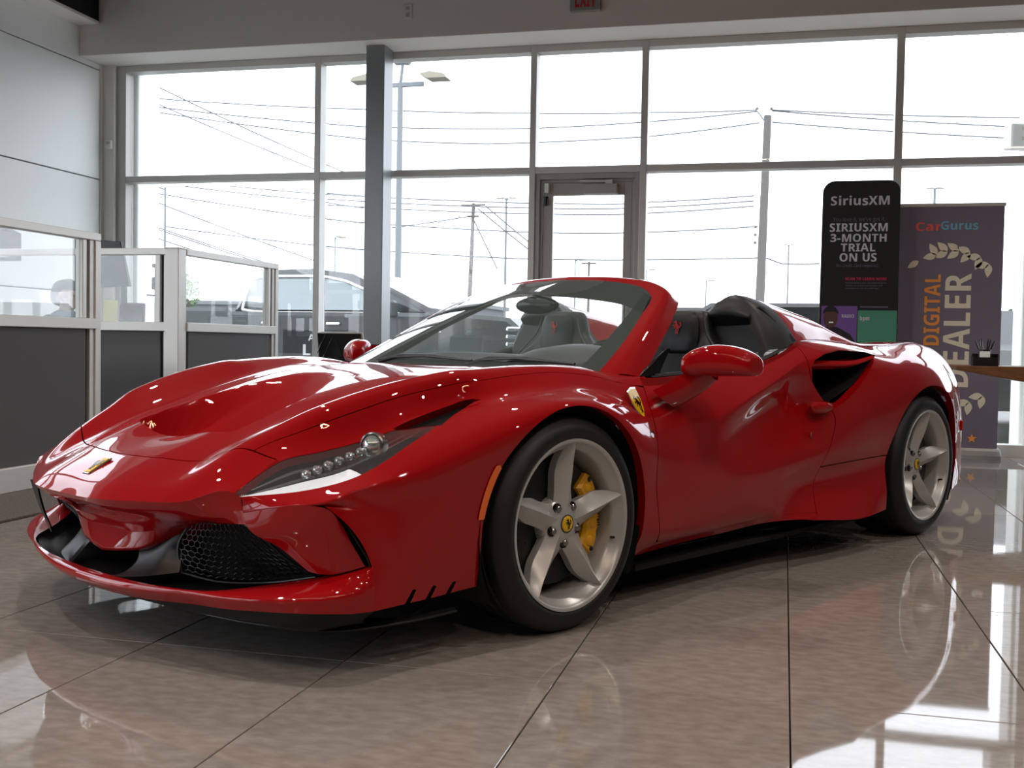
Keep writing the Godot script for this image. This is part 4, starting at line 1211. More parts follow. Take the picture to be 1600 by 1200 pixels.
	lettering("print_letters", "RADIO", M.print_grey, t, Vector3(0.512 - ox, 1.182, 0.002), 0.026, 0.10)
	lettering("print_letters", "bpm", M.print_grey, t, Vector3(0.648 - ox, 1.165, 0.002), 0.034, 0.075)
	g = G.new(); g.span(Vector3(0.61 - ox, 1.256, 0), Vector3(0.833 - ox, 1.266, 0.0015))
	put("print_rule", g, M.print_dim, t)
	# a plain printed bust
	g = G.new()
	var suit := PackedVector2Array([Vector2(-0.14, -0.5), Vector2(-0.15, -0.2), Vector2(-0.10, -0.13), Vector2(-0.05, -0.10), Vector2(0.05, -0.10), Vector2(0.16, -0.16), Vector2(0.21, -0.24), Vector2(0.21, -0.5)])
	g.prism(suit, 0.001, Transform3D(Basis(), Vector3(0.375 - ox, 1.19, 0.0016)))
	put("suit_print", g, M.print_navy, t)
	g = G.new()
	var face := PackedVector2Array()
	for k in 20: face.append(Vector2(cos(TAU * k / 20.0) * 0.058, sin(TAU * k / 20.0) * 0.085))
	g.prism(face, 0.001, Transform3D(Basis(), Vector3(0.372 - ox, 1.165, 0.0026)))
	put("face_print", g, M.print_skin, t)
	g = G.new()
	var hair := PackedVector2Array()
	for k in 13: hair.append(Vector2(cos(PI * k / 12.0) * 0.064, sin(PI * k / 12.0) * 0.075 + 0.02))
	hair.append_array(PackedVector2Array([Vector2(-0.055, 0.03), Vector2(-0.03, 0.045), Vector2(0.03, 0.045), Vector2(0.055, 0.03)]))
	g.prism(hair, 0.001, Transform3D(Basis(), Vector3(0.372 - ox, 1.175, 0.0036)))
	put("hair_print", g, M.print_navy, t)
	g = G.new(); g.box(Vector3(0.378 - ox, 1.128, 0.004), Vector3(0.036, 0.012, 0.001))
	put("smile_print", g, M.paper, t)
	# wooden table at the right and the caddy on it
	t = thing("wood_table", "light wooden table with a thick tapered edge reaching in from the right", "table", Vector3(1.27, 0.0, -8.5))
	g = G.new()
	g.prism(PackedVector2Array([Vector2(-0.05, 0.797), Vector2(-0.05, 0.772), Vector2(0.43, 0.686), Vector2(0.9, 0.64), Vector2(2.2, 0.64), Vector2(2.2, 0.797)]), 0.75, Transform3D(Basis(), Vector3(0, 0, -0.75)), 0.004)
	put("tabletop", g, M.wood, t)
	for x in [1.0, 2.0]:
		for z in [-0.1, -0.65]:
			g = G.new(); g.box(Vector3(x, 0.32, z), Vector3(0.07, 0.64, 0.07), Basis(), 0.006)
			put("leg", g, M.partition_frame, t)
	t = thing("pen_caddy", "black desk caddy with pens standing on the wooden table", "organiser", Vector3(1.43, 0.797, -8.60))
	g = G.new()
	g.box(Vector3(0, 0.004, 0), Vector3(0.17, 0.008, 0.10)); g.box(Vector3(-0.083, 0.035, 0), Vector3(0.006, 0.07, 0.10)); g.box(Vector3(0.083, 0.045, 0), Vector3(0.006, 0.09, 0.10)); g.box(Vector3(0, 0.032, 0.048), Vector3(0.16, 0.064, 0.005)); g.box(Vector3(0, 0.045, -0.048), Vector3(0.16, 0.09, 0.005))
	put("tray", g, M.black_plastic, t)
	g = G.new(); g.lathe([Vector2(0, 0.01), Vector2(0.042, 0.01), Vector2(0.045, 0.12), Vector2(0.041, 0.12), Vector2(0.04, 0.02)], 16, Transform3D(Basis(), Vector3(0.0, 0, -0.01)))
	put("pen_cup", g, M.black_plastic, t)
	g = G.new(); g.box(Vector3(-0.005, 0.085, 0.04), Vector3(0.07, 0.045, 0.002), Basis(), 0.0005)
	put("tag_card", g, M.paper, t)
	for k in 6:
		var a := TAU * k / 6.0
		var pen := thing("pen", "black pen %s in the caddy's cup" % ["leaning right", "at the front right", "at the front left", "leaning left", "at the back left", "at the back right"][k], "pen", Vector3(1.43, 0.797, -8.61), 0.0, "pens in the caddy")
		g = G.new(); g.tube([Vector3(cos(a) * 0.012, 0.02, sin(a) * 0.012), Vector3(cos(a) * 0.042, 0.125, sin(a) * 0.038), Vector3(cos(a) * 0.06, 0.17 + 0.008 * (k % 3), sin(a) * 0.05)], 0.005, 7)
		put("barrel", g, M.black_gloss, pen)
		g = G.new(); g.tube([Vector3(cos(a) * 0.06, 0.17 + 0.008 * (k % 3), sin(a) * 0.05), Vector3(cos(a) * 0.065, 0.186 + 0.008 * (k % 3), sin(a) * 0.053)], [0.006, 0.004], 7)
		put("cap", g, M.monitor_grey, pen)

# ---------------------------------------------------------------- curves and surfaces for the car
# Car axes while modelling: x forward from the front axle, y up, z outwards from the centre line.

func pchip(P: Array, x: float, k: int) -> float: # P sorted by falling x; column k
	var m := P.size()
	if x >= P[0][0]: return P[0][k]
	if x <= P[m - 1][0]: return P[m - 1][k]
	var i := 0
	while P[i + 1][0] > x: i += 1
	var h: float = P[i + 1][0] - P[i][0]
	var d: float = (P[i + 1][k] - P[i][k]) / h
	var ma := d; var mb := d
	if i > 0:
		var h0: float = P[i][0] - P[i - 1][0]
		var d0: float = (P[i][k] - P[i - 1][k]) / h0
		ma = (d0 * h + d * h0) / (h + h0)
	if i < m - 2:
		var h2: float = P[i + 2][0] - P[i + 1][0]
		var d2: float = (P[i + 2][k] - P[i + 1][k]) / h2
		mb = (d * h2 + d2 * h) / (h + h2)
	var t: float = (x - P[i][0]) / h
	var t2 := t * t; var t3 := t2 * t
	return (2 * t3 - 3 * t2 + 1) * P[i][k] + (t3 - 2 * t2 + t) * h * ma + (-2 * t3 + 3 * t2) * P[i + 1][k] + (t3 - t2) * h * mb

func spline(Q: Array, per: int, crease := [], start_flat := false) -> Array: # through points, per steps a span
	var m := Q.size()
	var h: Array = []; var d: Array = []
	for i in m - 1:
		var l: float = maxf(Q[i].distance_to(Q[i + 1]), 1e-5)
		h.append(l); d.append((Q[i + 1] - Q[i]) / l)
	var out: Array = []
	for i in m - 1:
		var ma: Vector3 = d[i]; var mb: Vector3 = d[i]
		if i > 0:
			ma = (d[i - 1] * h[i] + d[i] * h[i - 1]) / (h[i] + h[i - 1])
			if crease.size() > i: ma = ma.lerp(d[i], crease[i])
		elif start_flat: ma = Vector3(0, 0, d[0].length() * signf(d[0].z))
		if i < m - 2:
			mb = (d[i] * h[i + 1] + d[i + 1] * h[i]) / (h[i] + h[i + 1])
			if crease.size() > i + 1: mb = mb.lerp(d[i], crease[i + 1])
		for s in per:
			var t := float(s) / per; var t2 := t * t; var t3 := t2 * t
			out.append((2 * t3 - 3 * t2 + 1) * Q[i] + (t3 - 2 * t2 + t) * h[i] * ma + (-2 * t3 + 3 * t2) * Q[i + 1] + (t3 - t2) * h[i] * mb)
	out.append(Q[m - 1])
	return out

func resample(C: Array, count: int) -> Array: # a smooth curve through C at even steps of length
	var f: Array = spline(C, 12) if C.size() > 2 else [C[0], C[1]]
	var L: Array = [0.0]
	for i in f.size() - 1: L.append(L[-1] + f[i].distance_to(f[i + 1]))
	var out: Array = []
	var k := 0
	for i in count:
		var s: float = L[-1] * i / (count - 1)
		while k < f.size() - 2 and L[k + 1] < s: k += 1
		var q: float = clampf((s - L[k]) / maxf(L[k + 1] - L[k], 1e-9), 0, 1)
		out.append(f[k].lerp(f[k + 1], q))
	return out

func loft(curves: Array, along: int, per: int, crease := []) -> Array:
	var R: Array = []
	for c in curves: R.append(resample(c, along))
	var cols: Array = []
	for j in along:
		var Q: Array = []
		for r in R: Q.append(r[j])
		cols.append(spline(Q, per, crease))
	return cols

func poly_sdf(P: PackedVector2Array, p: Vector2) -> float: # below zero inside
	var d := (p - P[0]).length_squared()
	var s := 1.0
	var j := P.size() - 1
	for i in P.size():
		var e := P[j] - P[i]; var w := p - P[i]
		var b := w - e * clampf(w.dot(e) / e.dot(e), 0, 1)
		d = minf(d, b.length_squared())
		var c1 := p.y >= P[i].y; var c2 := p.y < P[j].y; var c3 := e.x * w.y > e.y * w.x
		if (c1 and c2 and c3) or (not c1 and not c2 and not c3): s = -s
		j = i
	return s * sqrt(d)

func body_rows() -> Array: # each: [x, y, z] from the nose backwards
	return [
		[[1.19, .443, 0], [1.165, .466, 0], [1.114, .496, 0], [1.055, .526, 0], [1.008, .546, 0], [.92, .575, 0], [.849, .592, 0], [.72, .645, 0], [.6, .682, 0], [.42, .735, 0], [.2, .787, 0], [0, .808, 0], [-.3, .814, 0], [-.36, .812, 0]],
		[[1.184, .446, .20], [1.15, .473, .20], [1.09, .506, .205], [1.0, .546, .21], [.90, .59, .215], [.79, .633, .22], [.62, .684, .24], [.424, .737, .26], [.2, .785, .29], [0, .807, .31], [-.3, .813, .34], [-.37, .81, .34]],
		[[1.12, .451, .37], [1.09, .477, .37], [1.03, .512, .375], [.95, .555, .38], [.85, .598, .385], [.75, .634, .395], [.6, .677, .41], [.4, .730, .44], [.2, .770, .48], [0, .794, .52], [-.2, .803, .55], [-.36, .796, .57], [-.5, .79, .58]],
		[[1.075, .457, .47], [1.05, .485, .47], [1.0, .53, .475], [.93, .58, .487], [.876, .612, .5], [.78, .658, .54], [.698, .698, .58], [.583, .737, .61], [.461, .768, .64], [.289, .797, .68], [.045, .821, .72], [-.151, .827, .74], [-.295, .816, .76], [-.411, .795, .775], [-.52, .786, .79], [-.617, .787, .80], [-.79, .795, .80], [-1.1, .82, .80], [-1.343, .845, .80], [-1.55, .888, .79], [-1.706, .932, .765], [-1.9, .945, .74], [-2.117, .938, .72], [-2.35, .922, .75], [-2.485, .925, .79], [-2.65, .938, .815], [-2.77, .942, .82], [-2.9, .928, .83], [-3.0, .905, .84], [-3.139, .83, .86], [-3.25, .74, .86], [-3.32, .62, .86]],
		[[.992, .487, .60], [.936, .522, .60], [.848, .567, .605], [.74, .589, .64], [.621, .615, .675], [.55, .637, .69], [.49, .662, .703], [.407, .687, .71], [.32, .709, .715], [.244, .728, .725], [.188, .735, .77], [.05, .757, .805], [-.1, .766, .83], [-.25, .745, .85], [-.4, .712, .865], [-.5, .70, .87], [-.7, .712, .875], [-1.0, .735, .88], [-1.376, .805, .86], [-1.6, .87, .835], [-1.75, .895, .84], [-1.95, .905, .85], [-2.15, .895, .865], [-2.35, .885, .875], [-2.6, .895, .885], [-2.8, .88, .89], [-3.0, .83, .89], [-3.15, .74, .885], [-3.25, .64, .88], [-3.32, .54, .87]],
		[[.982, .478, .615], [.876, .497, .74], [.735, .538, .82], [.666, .569, .832], [.573, .612, .83], [.443, .66, .82], [.32, .696, .838], [.185, .724, .868], [0, .738, .90], [-.15, .730, .915], [-.3, .685, .922], [-.474, .616, .92], [-.683, .629, .92], [-.889, .65, .93], [-1.023, .689, .92], [-1.376, .782, .88], [-1.599, .844, .86], [-1.75, .865, .87], [-1.95, .86, .90], [-2.15, .85, .93], [-2.35, .84, .945], [-2.6, .84, .95], [-2.8, .815, .945], [-3.0, .75, .93], [-3.15, .64, .91], [-3.25, .54, .89], [-3.32, .45, .87]],
		[[.976, .434, .62], [.949, .453, .70], [.88, .475, .83], [.80, .505, .868], [.66, .535, .895], [.5, .575, .917], [.35, .625, .935], [.2, .68, .952], [0, .716, .958], [-.15, .70, .958], [-.28, .645, .957], [-.38, .58, .952], [-.474, .55, .938], [-.683, .54, .935], [-.889, .55, .928], [-1.023, .58, .905], [-1.376, .655, .858], [-1.6, .68, .852], [-1.75, .655, .91], [-1.95, .68, .96], [-2.15, .71, .975], [-2.35, .735, .983], [-2.6, .755, .985], [-2.8, .725, .98], [-2.95, .65, .965], [-3.1, .55, .93], [-3.2, .48, .91], [-3.32, .38, .87]],
		[[.87, .468, .838], [.82, .46, .862], [.7, .455, .89], [.55, .47, .912], [.4, .5, .928], [.2, .56, .95], [0, .6, .96], [-.25, .52, .958], [-.37, .45, .952], [-.45, .43, .94], [-.7, .41, .937], [-1.0, .41, .932], [-1.35, .43, .918], [-1.6, .45, .915], [-1.75, .46, .93], [-1.95, .49, .955], [-2.15, .54, .973], [-2.4, .6, .983], [-2.65, .62, .985], [-2.9, .56, .972], [-3.05, .47, .94], [-3.2, .38, .905], [-3.32, .31, .87]],
		[[.816, .414, .87], [.77, .395, .885], [.65, .375, .902], [.5, .37, .915], [.4, .38, .922], [.2, .42, .94], [0, .45, .95], [-.25, .40, .95], [-.4, .35, .945], [-.5, .33, .937], [-.7, .31, .93], [-1.0, .31, .925], [-1.35, .31, .908], [-1.6, .325, .897], [-1.9, .345, .912], [-2.15, .37, .94], [-2.3, .39, .965], [-2.65, .42, .98], [-3.0, .36, .95], [-3.2, .29, .905], [-3.32, .26, .87]],
		[[.759, .308, .895], [.71, .295, .90], [.6, .28, .907], [.45, .275, .912], [.3, .28, .92], [0, .3, .93], [-.3, .27, .935], [-.45, .25, .93], [-.7, .235, .915], [-1.0, .235, .905], [-1.3, .238, .905], [-1.5, .235, .918], [-1.75, .228, .938], [-2.0, .228, .952], [-2.3, .25, .968], [-2.65, .27, .97], [-3.05, .25, .93], [-3.2, .24, .905], [-3.32, .22, .87]],
		[[.758, .186, .91], [.66, .186, .905], [.55, .187, .903], [.4, .192, .902], [.2, .19, .9], [0, .19, .9], [-.3, .175, .895], [-.42, .175, .875], [-.7, .183, .865], [-1.0, .19, .872], [-1.287, .2, .89], [-1.423, .2, .925], [-1.65, .178, .95], [-1.943, .156, .968], [-2.3, .174, .96], [-2.65, .17, .95], [-3.0, .17, .93], [-3.2, .2, .9], [-3.32, .2, .87]],
	]

func bump(x: float, a: float, b: float, c: float, d: float) -> float: # 0 outside a..d, 1 between b and c
	return smoothstep(a, b, x) * (1.0 - smoothstep(c, d, x))

const PER := 9
var front_edge: Array = []
func make_shell() -> G: # half the body; uv carries (x, row)
	var rows := body_rows()
	var S: Array = []
	for i in 84: S.append([0, i / 84.0])
	var xx := 0.25
	while xx > -3.32:
		S.append([1, xx]); xx -= 0.0165
	S.append([1, -3.32])
	var P: Array = []
	for s in S:
		var Q: Array = []
		var xr := 0.0
		for k in rows.size():
			var r: Array = rows[k]
			var x: float = s[1]
			if s[0] == 0: x = lerpf(r[0][0], 0.25, pow(s[1], 1.15))
			if k == 3: xr = x
			Q.append(Vector3(x, pchip(r, x, 1), pchip(r, x, 2)))
		var cr := [0.0, 0.45 * bump(xr, 0.15, 0.45, 0.75, 0.95), 0.0, 0.0, 0.0, 0.75 * bump(xr, -1.7, -1.45, -0.6, -0.45), 0.9 * smoothstep(0.62, 0.85, xr), 0.7 * smoothstep(0.68, 0.8, xr), 0.0, 0.0, 0.0]
		P.append(spline(Q, PER, cr, true))
	front_edge = P[0]
	var g := G.new()
	var C: int = P[0].size()
	var N: Array = []
	for i in P.size():
		var row: Array = []
		for j in C:
			var a: Vector3 = P[mini(i + 1, P.size() - 1)][j] - P[maxi(i - 1, 0)][j]
			var b: Vector3 = P[i][mini(j + 1, C - 1)] - P[i][maxi(j - 1, 0)]
			if j == 0: b = Vector3(0, 0, 1)
			row.append(a.cross(b).normalized())
		N.append(row)
	for i in P.size() - 1:
		for j in C - 1:
			var ra := float(j) / PER; var rb := float(j + 1) / PER
			if P[i][j].x < -1.62 and j < 3 * PER: continue
			if P[i][j].x < -0.56 and j < 3 * PER: continue
			g.tri(P[i][j], P[i][j + 1], P[i + 1][j + 1], N[i][j], N[i][j + 1], N[i + 1][j + 1], Vector2(P[i][j].x, ra), Vector2(P[i][j + 1].x, rb), Vector2(P[i + 1][j + 1].x, rb))
			g.tri(P[i][j], P[i + 1][j + 1], P[i + 1][j], N[i][j], N[i + 1][j + 1], N[i + 1][j], Vector2(P[i][j].x, ra), Vector2(P[i + 1][j + 1].x, rb), Vector2(P[i + 1][j].x, ra))
	return g

# keeps the part of g where f(point, (x, row)) > 0; the cut edges go to the list
func cut(g: G, f: Callable, edges = null) -> G:
	var o := G.new()
	var cache := {}
	for i in range(0, g.v.size(), 3):
		var d := [0.0, 0.0, 0.0]
		var inside := 0
		for k in 3:
			var p := g.v[i + k]
			var key := [p, g.uv[i + k]]
			if not cache.has(key): cache[key] = f.call(p, g.uv[i + k])
			d[k] = cache[key]
			if d[k] > 0.0: inside += 1
		if inside == 0: continue
		if inside == 3:
			for k in 3:
				o.v.append(g.v[i + k]); o.n.append(g.n[i + k]); o.uv.append(g.uv[i + k])
			continue
		var pv: Array = []
		var cross: Array = []
		for k in 3:
			var k2 := (k + 1) % 3
			if d[k] > 0.0: pv.append([g.v[i + k], g.n[i + k], g.uv[i + k]])
			if (d[k] > 0.0) != (d[k2] > 0.0):
				var t: float = d[k] / (d[k] - d[k2])
				var q := [g.v[i + k].lerp(g.v[i + k2], t), g.n[i + k].lerp(g.n[i + k2], t).normalized(), g.uv[i + k].lerp(g.uv[i + k2], t)]
				pv.append(q); cross.append(q)
		if edges != null and cross.size() == 2: edges.append(cross)
		for k in range(1, pv.size() - 1):
			for q in [pv[0], pv[k], pv[k + 1]]:
				o.v.append(q[0]); o.n.append(q[1]); o.uv.append(q[2])
	return o

func flange(g: G, edges: Array, by: Vector3, along_normal := 0.0) -> void: # a rim turned in along cut edges
	for e in edges:
		var a: Vector3 = e[0][0]; var b: Vector3 = e[1][0]
		var c: Vector3 = b + by - e[1][1] * along_normal; var d: Vector3 = a + by - e[0][1] * along_normal
		var n := (b - a).cross(c - a).normalized()
		g.tri(a, b, c, n, n, n); g.tri(a, c, d, n, n, n)

func offset(g: G, by: float) -> G:
	var o := G.new()
	for i in g.v.size():
		o.v.append(g.v[i] + g.n[i] * by); o.n.append(g.n[i]); o.uv.append(g.uv[i])
	return o

func smooth_again(g: G) -> void:
	var acc := {}
	for i in range(0, g.v.size(), 3):
		var f := (g.v[i + 2] - g.v[i]).cross(g.v[i + 1] - g.v[i])
		for k in 3:
			var q := Vector3i((g.v[i + k] * 20000.0).round())
			acc[q] = acc.get(q, Vector3.ZERO) + f
	for i in g.v.size():
		g.n[i] = acc[Vector3i((g.v[i] * 20000.0).round())].normalized()

func both(called: String, g: G, m: Material, parent: Node, label := "") -> Array: # the same part on either side
	return [put(called, g.mirrored(), m, parent, label), put(called, g, m, parent, label)]

func whole(g: G) -> G:
	var o := g.mirrored(); o.add(g)
	return o

func gap_front(z: float) -> float: return 1.008 - 0.16 * pow(clampf(z / 0.605, 0, 1.2), 2.2)
func arch_front(p: Vector3) -> float: return Vector2(p.x + 0.004, maxf(p.y - 0.335, 0.0)).length() - 0.377
func arch_rear(p: Vector3) -> float: return (Vector2((p.x + 2.645) / 0.435, maxf(p.y - 0.342, 0.0) / 0.392).length() - 1.0) * 0.4
func door_front(y: float) -> float: return pchip([[-.19, -.505, 0], [-.42, -.453, 0], [-.62, -.468, 0], [-.68, -.485, 0], [-.79, -.535, 0]], -y, 1)
func door_rear(y: float) -> float: return pchip([[-.19, -1.60, 0], [-.277, -1.623, 0], [-.398, -1.673, 0], [-.505, -1.733, 0], [-.62, -1.765, 0], [-.70, -1.70, 0], [-.82, -1.625, 0], [-.92, -1.66, 0]], -y, 1)

func horse(size: float, depth := 0.002) -> G: # a rearing horse, facing left
	var g := G.new()
	for poly in [[[-.28, .62], [-.40, .52], [-.36, .44], [-.22, .52], [-.16, .40], [-.20, .16], [-.05, -.02], [.10, -.16], [.30, -.14], [.36, .02], [.22, .20], [.08, .34], [.02, .56], [-.12, .72], [-.16, .66]],
			[[-.18, .26], [-.40, .30], [-.50, .16], [-.42, .12], [-.34, .20], [-.16, .14]], [[-.14, .14], [-.34, .02], [-.28, -.14], [-.20, -.12], [-.22, .0], [-.06, .04]],
			[[.14, -.10], [.02, -.34], [.10, -.56], [-.02, -.70], [-.10, -.66], [.0, -.54], [-.08, -.34], [.04, -.08]], [[.34, -.04], [.34, -.30], [.22, -.44], [.28, -.66], [.18, -.70], [.12, -.44], [.22, -.26], [.18, -.10]],
			[[.34, .0], [.46, .18], [.42, .40], [.30, .52], [.46, .56], [.58, .36], [.56, .14], [.44, -.06]]]:
		var p := PackedVector2Array()
		for q in poly: p.append(Vector2(q[0], q[1]) * size)
		g.prism(p, depth)
	return g

func car() -> void:
	var t := thing("sports_car", "glossy red open two-seat sports car standing on the tiled showroom floor", "car")
	var ph := 1.0560
	t.transform = Transform3D(Basis(Vector3(-cos(ph), 0, sin(ph)), Vector3.UP, Vector3(-sin(ph), 0, -cos(ph))), Vector3(-1.4542, 0, -3.791))
	var shell := make_shell()
	car_body(t, shell)
	car_nose(t)
	car_cabin(t)
	car_fittings(t, shell)
	car_wheel(t, 0.0, 0.3385, 0.955, 0.245, 19.0, 0.3385)
	car_wheel(t, -2.65, 0.3435, 0.965, 0.295, 22.5, 0.3435)

const HAIR := 0.0022
func car_body(t: Node3D, shell: G) -> void:
	var E: Array = []
	# bonnet with its duct opening
	var duct := PackedVector2Array([Vector2(.852, -.01), Vector2(.848, .1), Vector2(.83, .22), Vector2(.805, .285), Vector2(.78, .293), Vector2(.70, .285), Vector2(.6, .268), Vector2(.5, .25), Vector2(.35, .215), Vector2(.2, .16), Vector2(.12, .08), Vector2(.1, -.01)])
	var lid := cut(shell, func(p, uv): return minf(3.34 - uv.y, minf(gap_front(p.z) - HAIR - p.x, p.x + 0.335 + 0.10 * p.z * p.z)), E)
	var open := cut(lid, func(p, _u): return poly_sdf(duct, Vector2(p.x, p.z)))
	flange(open, E, Vector3.ZERO, 0.012)
	put("bonnet", whole(open), M.car_red, t)
	var rim: Array = []
	var bowl := cut(lid, func(p, _u): return -poly_sdf(duct, Vector2(p.x, p.z)), rim)
	var half := [[.90, .29, 0], [.8, .290, 0], [.7, .285, 0], [.6, .268, 0], [.5, .25, 0], [.35, .215, 0], [.2, .16, 0], [.12, .08, 0], [.1, .0, 0]]
	var drop := func(p: Vector3) -> float:
		var d: float = pchip(half, p.x, 1) - absf(p.z)
		return 0.125 * smoothstep(0.0, lerpf(0.16, 0.028, clampf((p.x - 0.2) / 0.6, 0, 1)), d) * smoothstep(0.12, 0.86, p.x)
	var throat := G.new()
	for e in rim:
		var a: Vector3 = e[0][0]; var b: Vector3 = e[1][0]
		var c: Vector3 = b - Vector3(0, drop.call(b), 0); var d: Vector3 = a - Vector3(0, drop.call(a), 0)
		var nn := Vector3(-1, 0, -0.4)
		throat.tri(a, b, c, nn, nn, nn); throat.tri(a, c, d, nn, nn, nn)
	for i in bowl.v.size():
		bowl.v[i] = bowl.v[i] - Vector3(0, drop.call(bowl.v[i]), 0)
	smooth_again(bowl)
	bowl.add(throat)
	put("bonnet_duct", whole(bowl), M.car_red, t)
	# nose panel, wings, doors, rear quarters, sills
	E = []
	var corner := cut(shell, func(p, uv): return minf(3.36 - uv.y, -(p.x + 0.335 + 0.10 * p.z * p.z)))
	both("cowl_corner", corner, M.car_red, t)
	var nose := cut(shell, func(p, uv): return minf(4.0 - uv.y, minf(p.x - gap_front(p.z) - HAIR, 1.0)), E)
	flange(nose, E, Vector3.ZERO, 0.012)
	put("nose_panel", whole(nose), M.car_red, t)
	E = []
	var arch_edge: Array = []
	var wing := cut(shell, func(p, uv): return minf(uv.y - (3.34 + 0.02 if p.x < 0.9 else 4.0 - 0.0), minf(p.x - door_front(p.y) - HAIR, 1.0)), E)
	wing = cut(wing, func(p, uv): return maxf(uv.y - 3.99, gap_front(p.z) - HAIR - p.x), E)
	wing = cut(wing, func(p, _u): return maxf(arch_front(p), 0.5 - p.z), arch_edge)
	var lamp_x := func(u: Vector2) -> float: return u.x - lerpf(0.53, 0.445, clampf(u.y - 4.0, 0, 1))
	var in_lamp := func(_p, u: Vector2): return minf(lamp_x.call(u), minf(u.y - 4.02, 4.99 - u.y))
	var in_slot := func(_p, u: Vector2): return minf(-lamp_x.call(u), minf(u.y - 4.02, minf(4.99, 4.0 + (u.x - 0.19) / 0.25) - u.y) * (0.08))
	var lamp_edge: Array = []
	var slot_edge: Array = []
	wing = cut(wing, func(p, u): return -in_lamp.call(p, u), lamp_edge)
	wing = cut(wing, func(p, u): return -in_slot.call(p, u), slot_edge)
	flange(wing, arch_edge, Vector3(0, 0, -0.03))
	flange(wing, lamp_edge, Vector3.ZERO, 0.03)
	flange(wing, slot_edge, Vector3.ZERO, 0.03)
	flange(wing, E, Vector3.ZERO, 0.012)
	# slots low down ahead of the front wheel
	for k in 3:
		var x0 := 0.60 - 0.075 * k
		var slit := PackedVector2Array([Vector2(x0 + 0.035, 0.175), Vector2(x0 + 0.055, 0.175), Vector2(x0 + 0.02, 0.222), Vector2(x0 + 0.004, 0.222)])
		wing = cut(wing, func(p, _u): return poly_sdf(slit, Vector2(p.x, p.y)))
	both("front_wing", wing, M.car_red, t)
	E = []
	var door := cut(shell, func(p, uv): return minf(minf(uv.y - 3.0, 9.35 - uv.y) * 0.05, minf(door_front(p.y) - HAIR - p.x, p.x - door_rear(p.y) - HAIR)), E)
	flange(door, E, Vector3.ZERO, 0.014)
	both("door", door, M.car_red, t)
	var intake := PackedVector2Array([Vector2(-1.640, .825), Vector2(-1.652, .751), Vector2(-1.692, .684), Vector2(-1.745, .648), Vector2(-1.776, .646), Vector2(-1.85, .682), Vector2(-1.957, .752), Vector2(-2.07, .825), Vector2(-2.155, .873), Vector2(-2.05, .887), Vector2(-1.896, .894), Vector2(-1.779, .880), Vector2(-1.684, .854)])
	E = []
	var back := cut(shell, func(p, uv): return minf((uv.y - 3.0) * 0.05, door_rear(p.y) - HAIR - p.x), E)
	flange(back, E, Vector3.ZERO, 0.014)
	arch_edge = []
	back = cut(back, func(p, _u): return maxf(arch_rear(p), 0.5 - p.z), arch_edge)
	flange(back, arch_edge, Vector3(0, 0, -0.03))
	var hole: Array = []
	back = cut(back, func(p, _u): return poly_sdf(intake, Vector2(p.x, p.y)), hole)
	flange(back, hole, Vector3(-0.02, 0, -0.05))
	var seam := func(p: Vector3) -> float: return p.y - lerpf(0.398, 0.418, clampf((-1.67 - p.x) / 0.53, 0, 1))
	var upper := cut(back, func(p, _u): return maxf(seam.call(p) - HAIR, -2.8 - p.x))
	both("rear_quarter", upper, M.car_red, t)
	var lower := cut(back, func(p, _u): return minf(-HAIR - seam.call(p), p.x + 2.8))
	both("rear_sill", lower, M.car_red, t)
	var sill := cut(shell, func(p, uv): return minf((uv.y - 9.37) * 0.05, minf(door_front(p.y) - p.x, p.x - door_rear(p.y))))
	both("door_sill", sill, M.car_red, t)
	# dark inner skin behind the gaps
	var skin := cut(offset(shell, -0.016), func(p, uv): return minf(minf(arch_front(p) if p.z > 0.5 else 1.0, arch_rear(p) if p.z > 0.5 else 1.0), minf(poly_sdf(intake, Vector2(p.x, p.y)), 1.0)))
	skin = cut(skin, func(p, _u): return poly_sdf(duct, Vector2(p.x, p.z)))
	skin = cut(skin, func(p, u): return maxf(-0.05 if p.x > 0.2 else 1.0, maxf(3.9 - u.y, u.y - 5.1)))
	skin = cut(skin, func(p, u): return maxf(3.2 - u.y, maxf(u.y - 8.0, -p.x)) if u.y < 3.2 or u.y > 3.0 else 1.0)
	var gaps := cut(skin, func(p, u): return 0.03 - minf(absf(p.x - gap_front(p.z)) if u.y < 4.2 else 1.0, minf(absf(p.x - door_front(p.y)) if u.y > 3.0 else 1.0, minf(absf(p.x - door_rear(p.y)) if u.y > 3.0 else 1.0, minf(absf(seam.call(p)) if p.x < -1.6 else 1.0, absf(u.y - 3.35) * 0.1 if p.x > -0.4 else 1.0)))))
	both("gap_shadow", gaps, M.dark_void, t)
	# intake: dark bowl and red blade
	var bowl2: Array = []
	for k in 4:
		var row: Array = []
		for q in intake: 
			var c := Vector2(-1.86, .79)
			var f: float = [1.04, 0.98, 0.85, 0.6][k]
			var z: float = [0.86, 0.80, 0.70, 0.60][k]
			var p2 := c.lerp(q, f) + Vector2([0.0, -0.03, -0.10, -0.16][k], 0)
			row.append(Vector3(p2.x, p2.y, z + (0.05 if k == 0 and q.x < -1.9 else 0.0)))
		row.append(row[0])
		bowl2.append(row)
	var g := G.new(); g.grid(bowl2, Vector3(-1.9, .79, 0.6), true, true)
	g.prism(intake, 0.01, Transform3D(Basis(), Vector3(-0.05, 0, 0.62)))
	both("intake_bowl", g, M.dark_void, t)
	g = G.new()
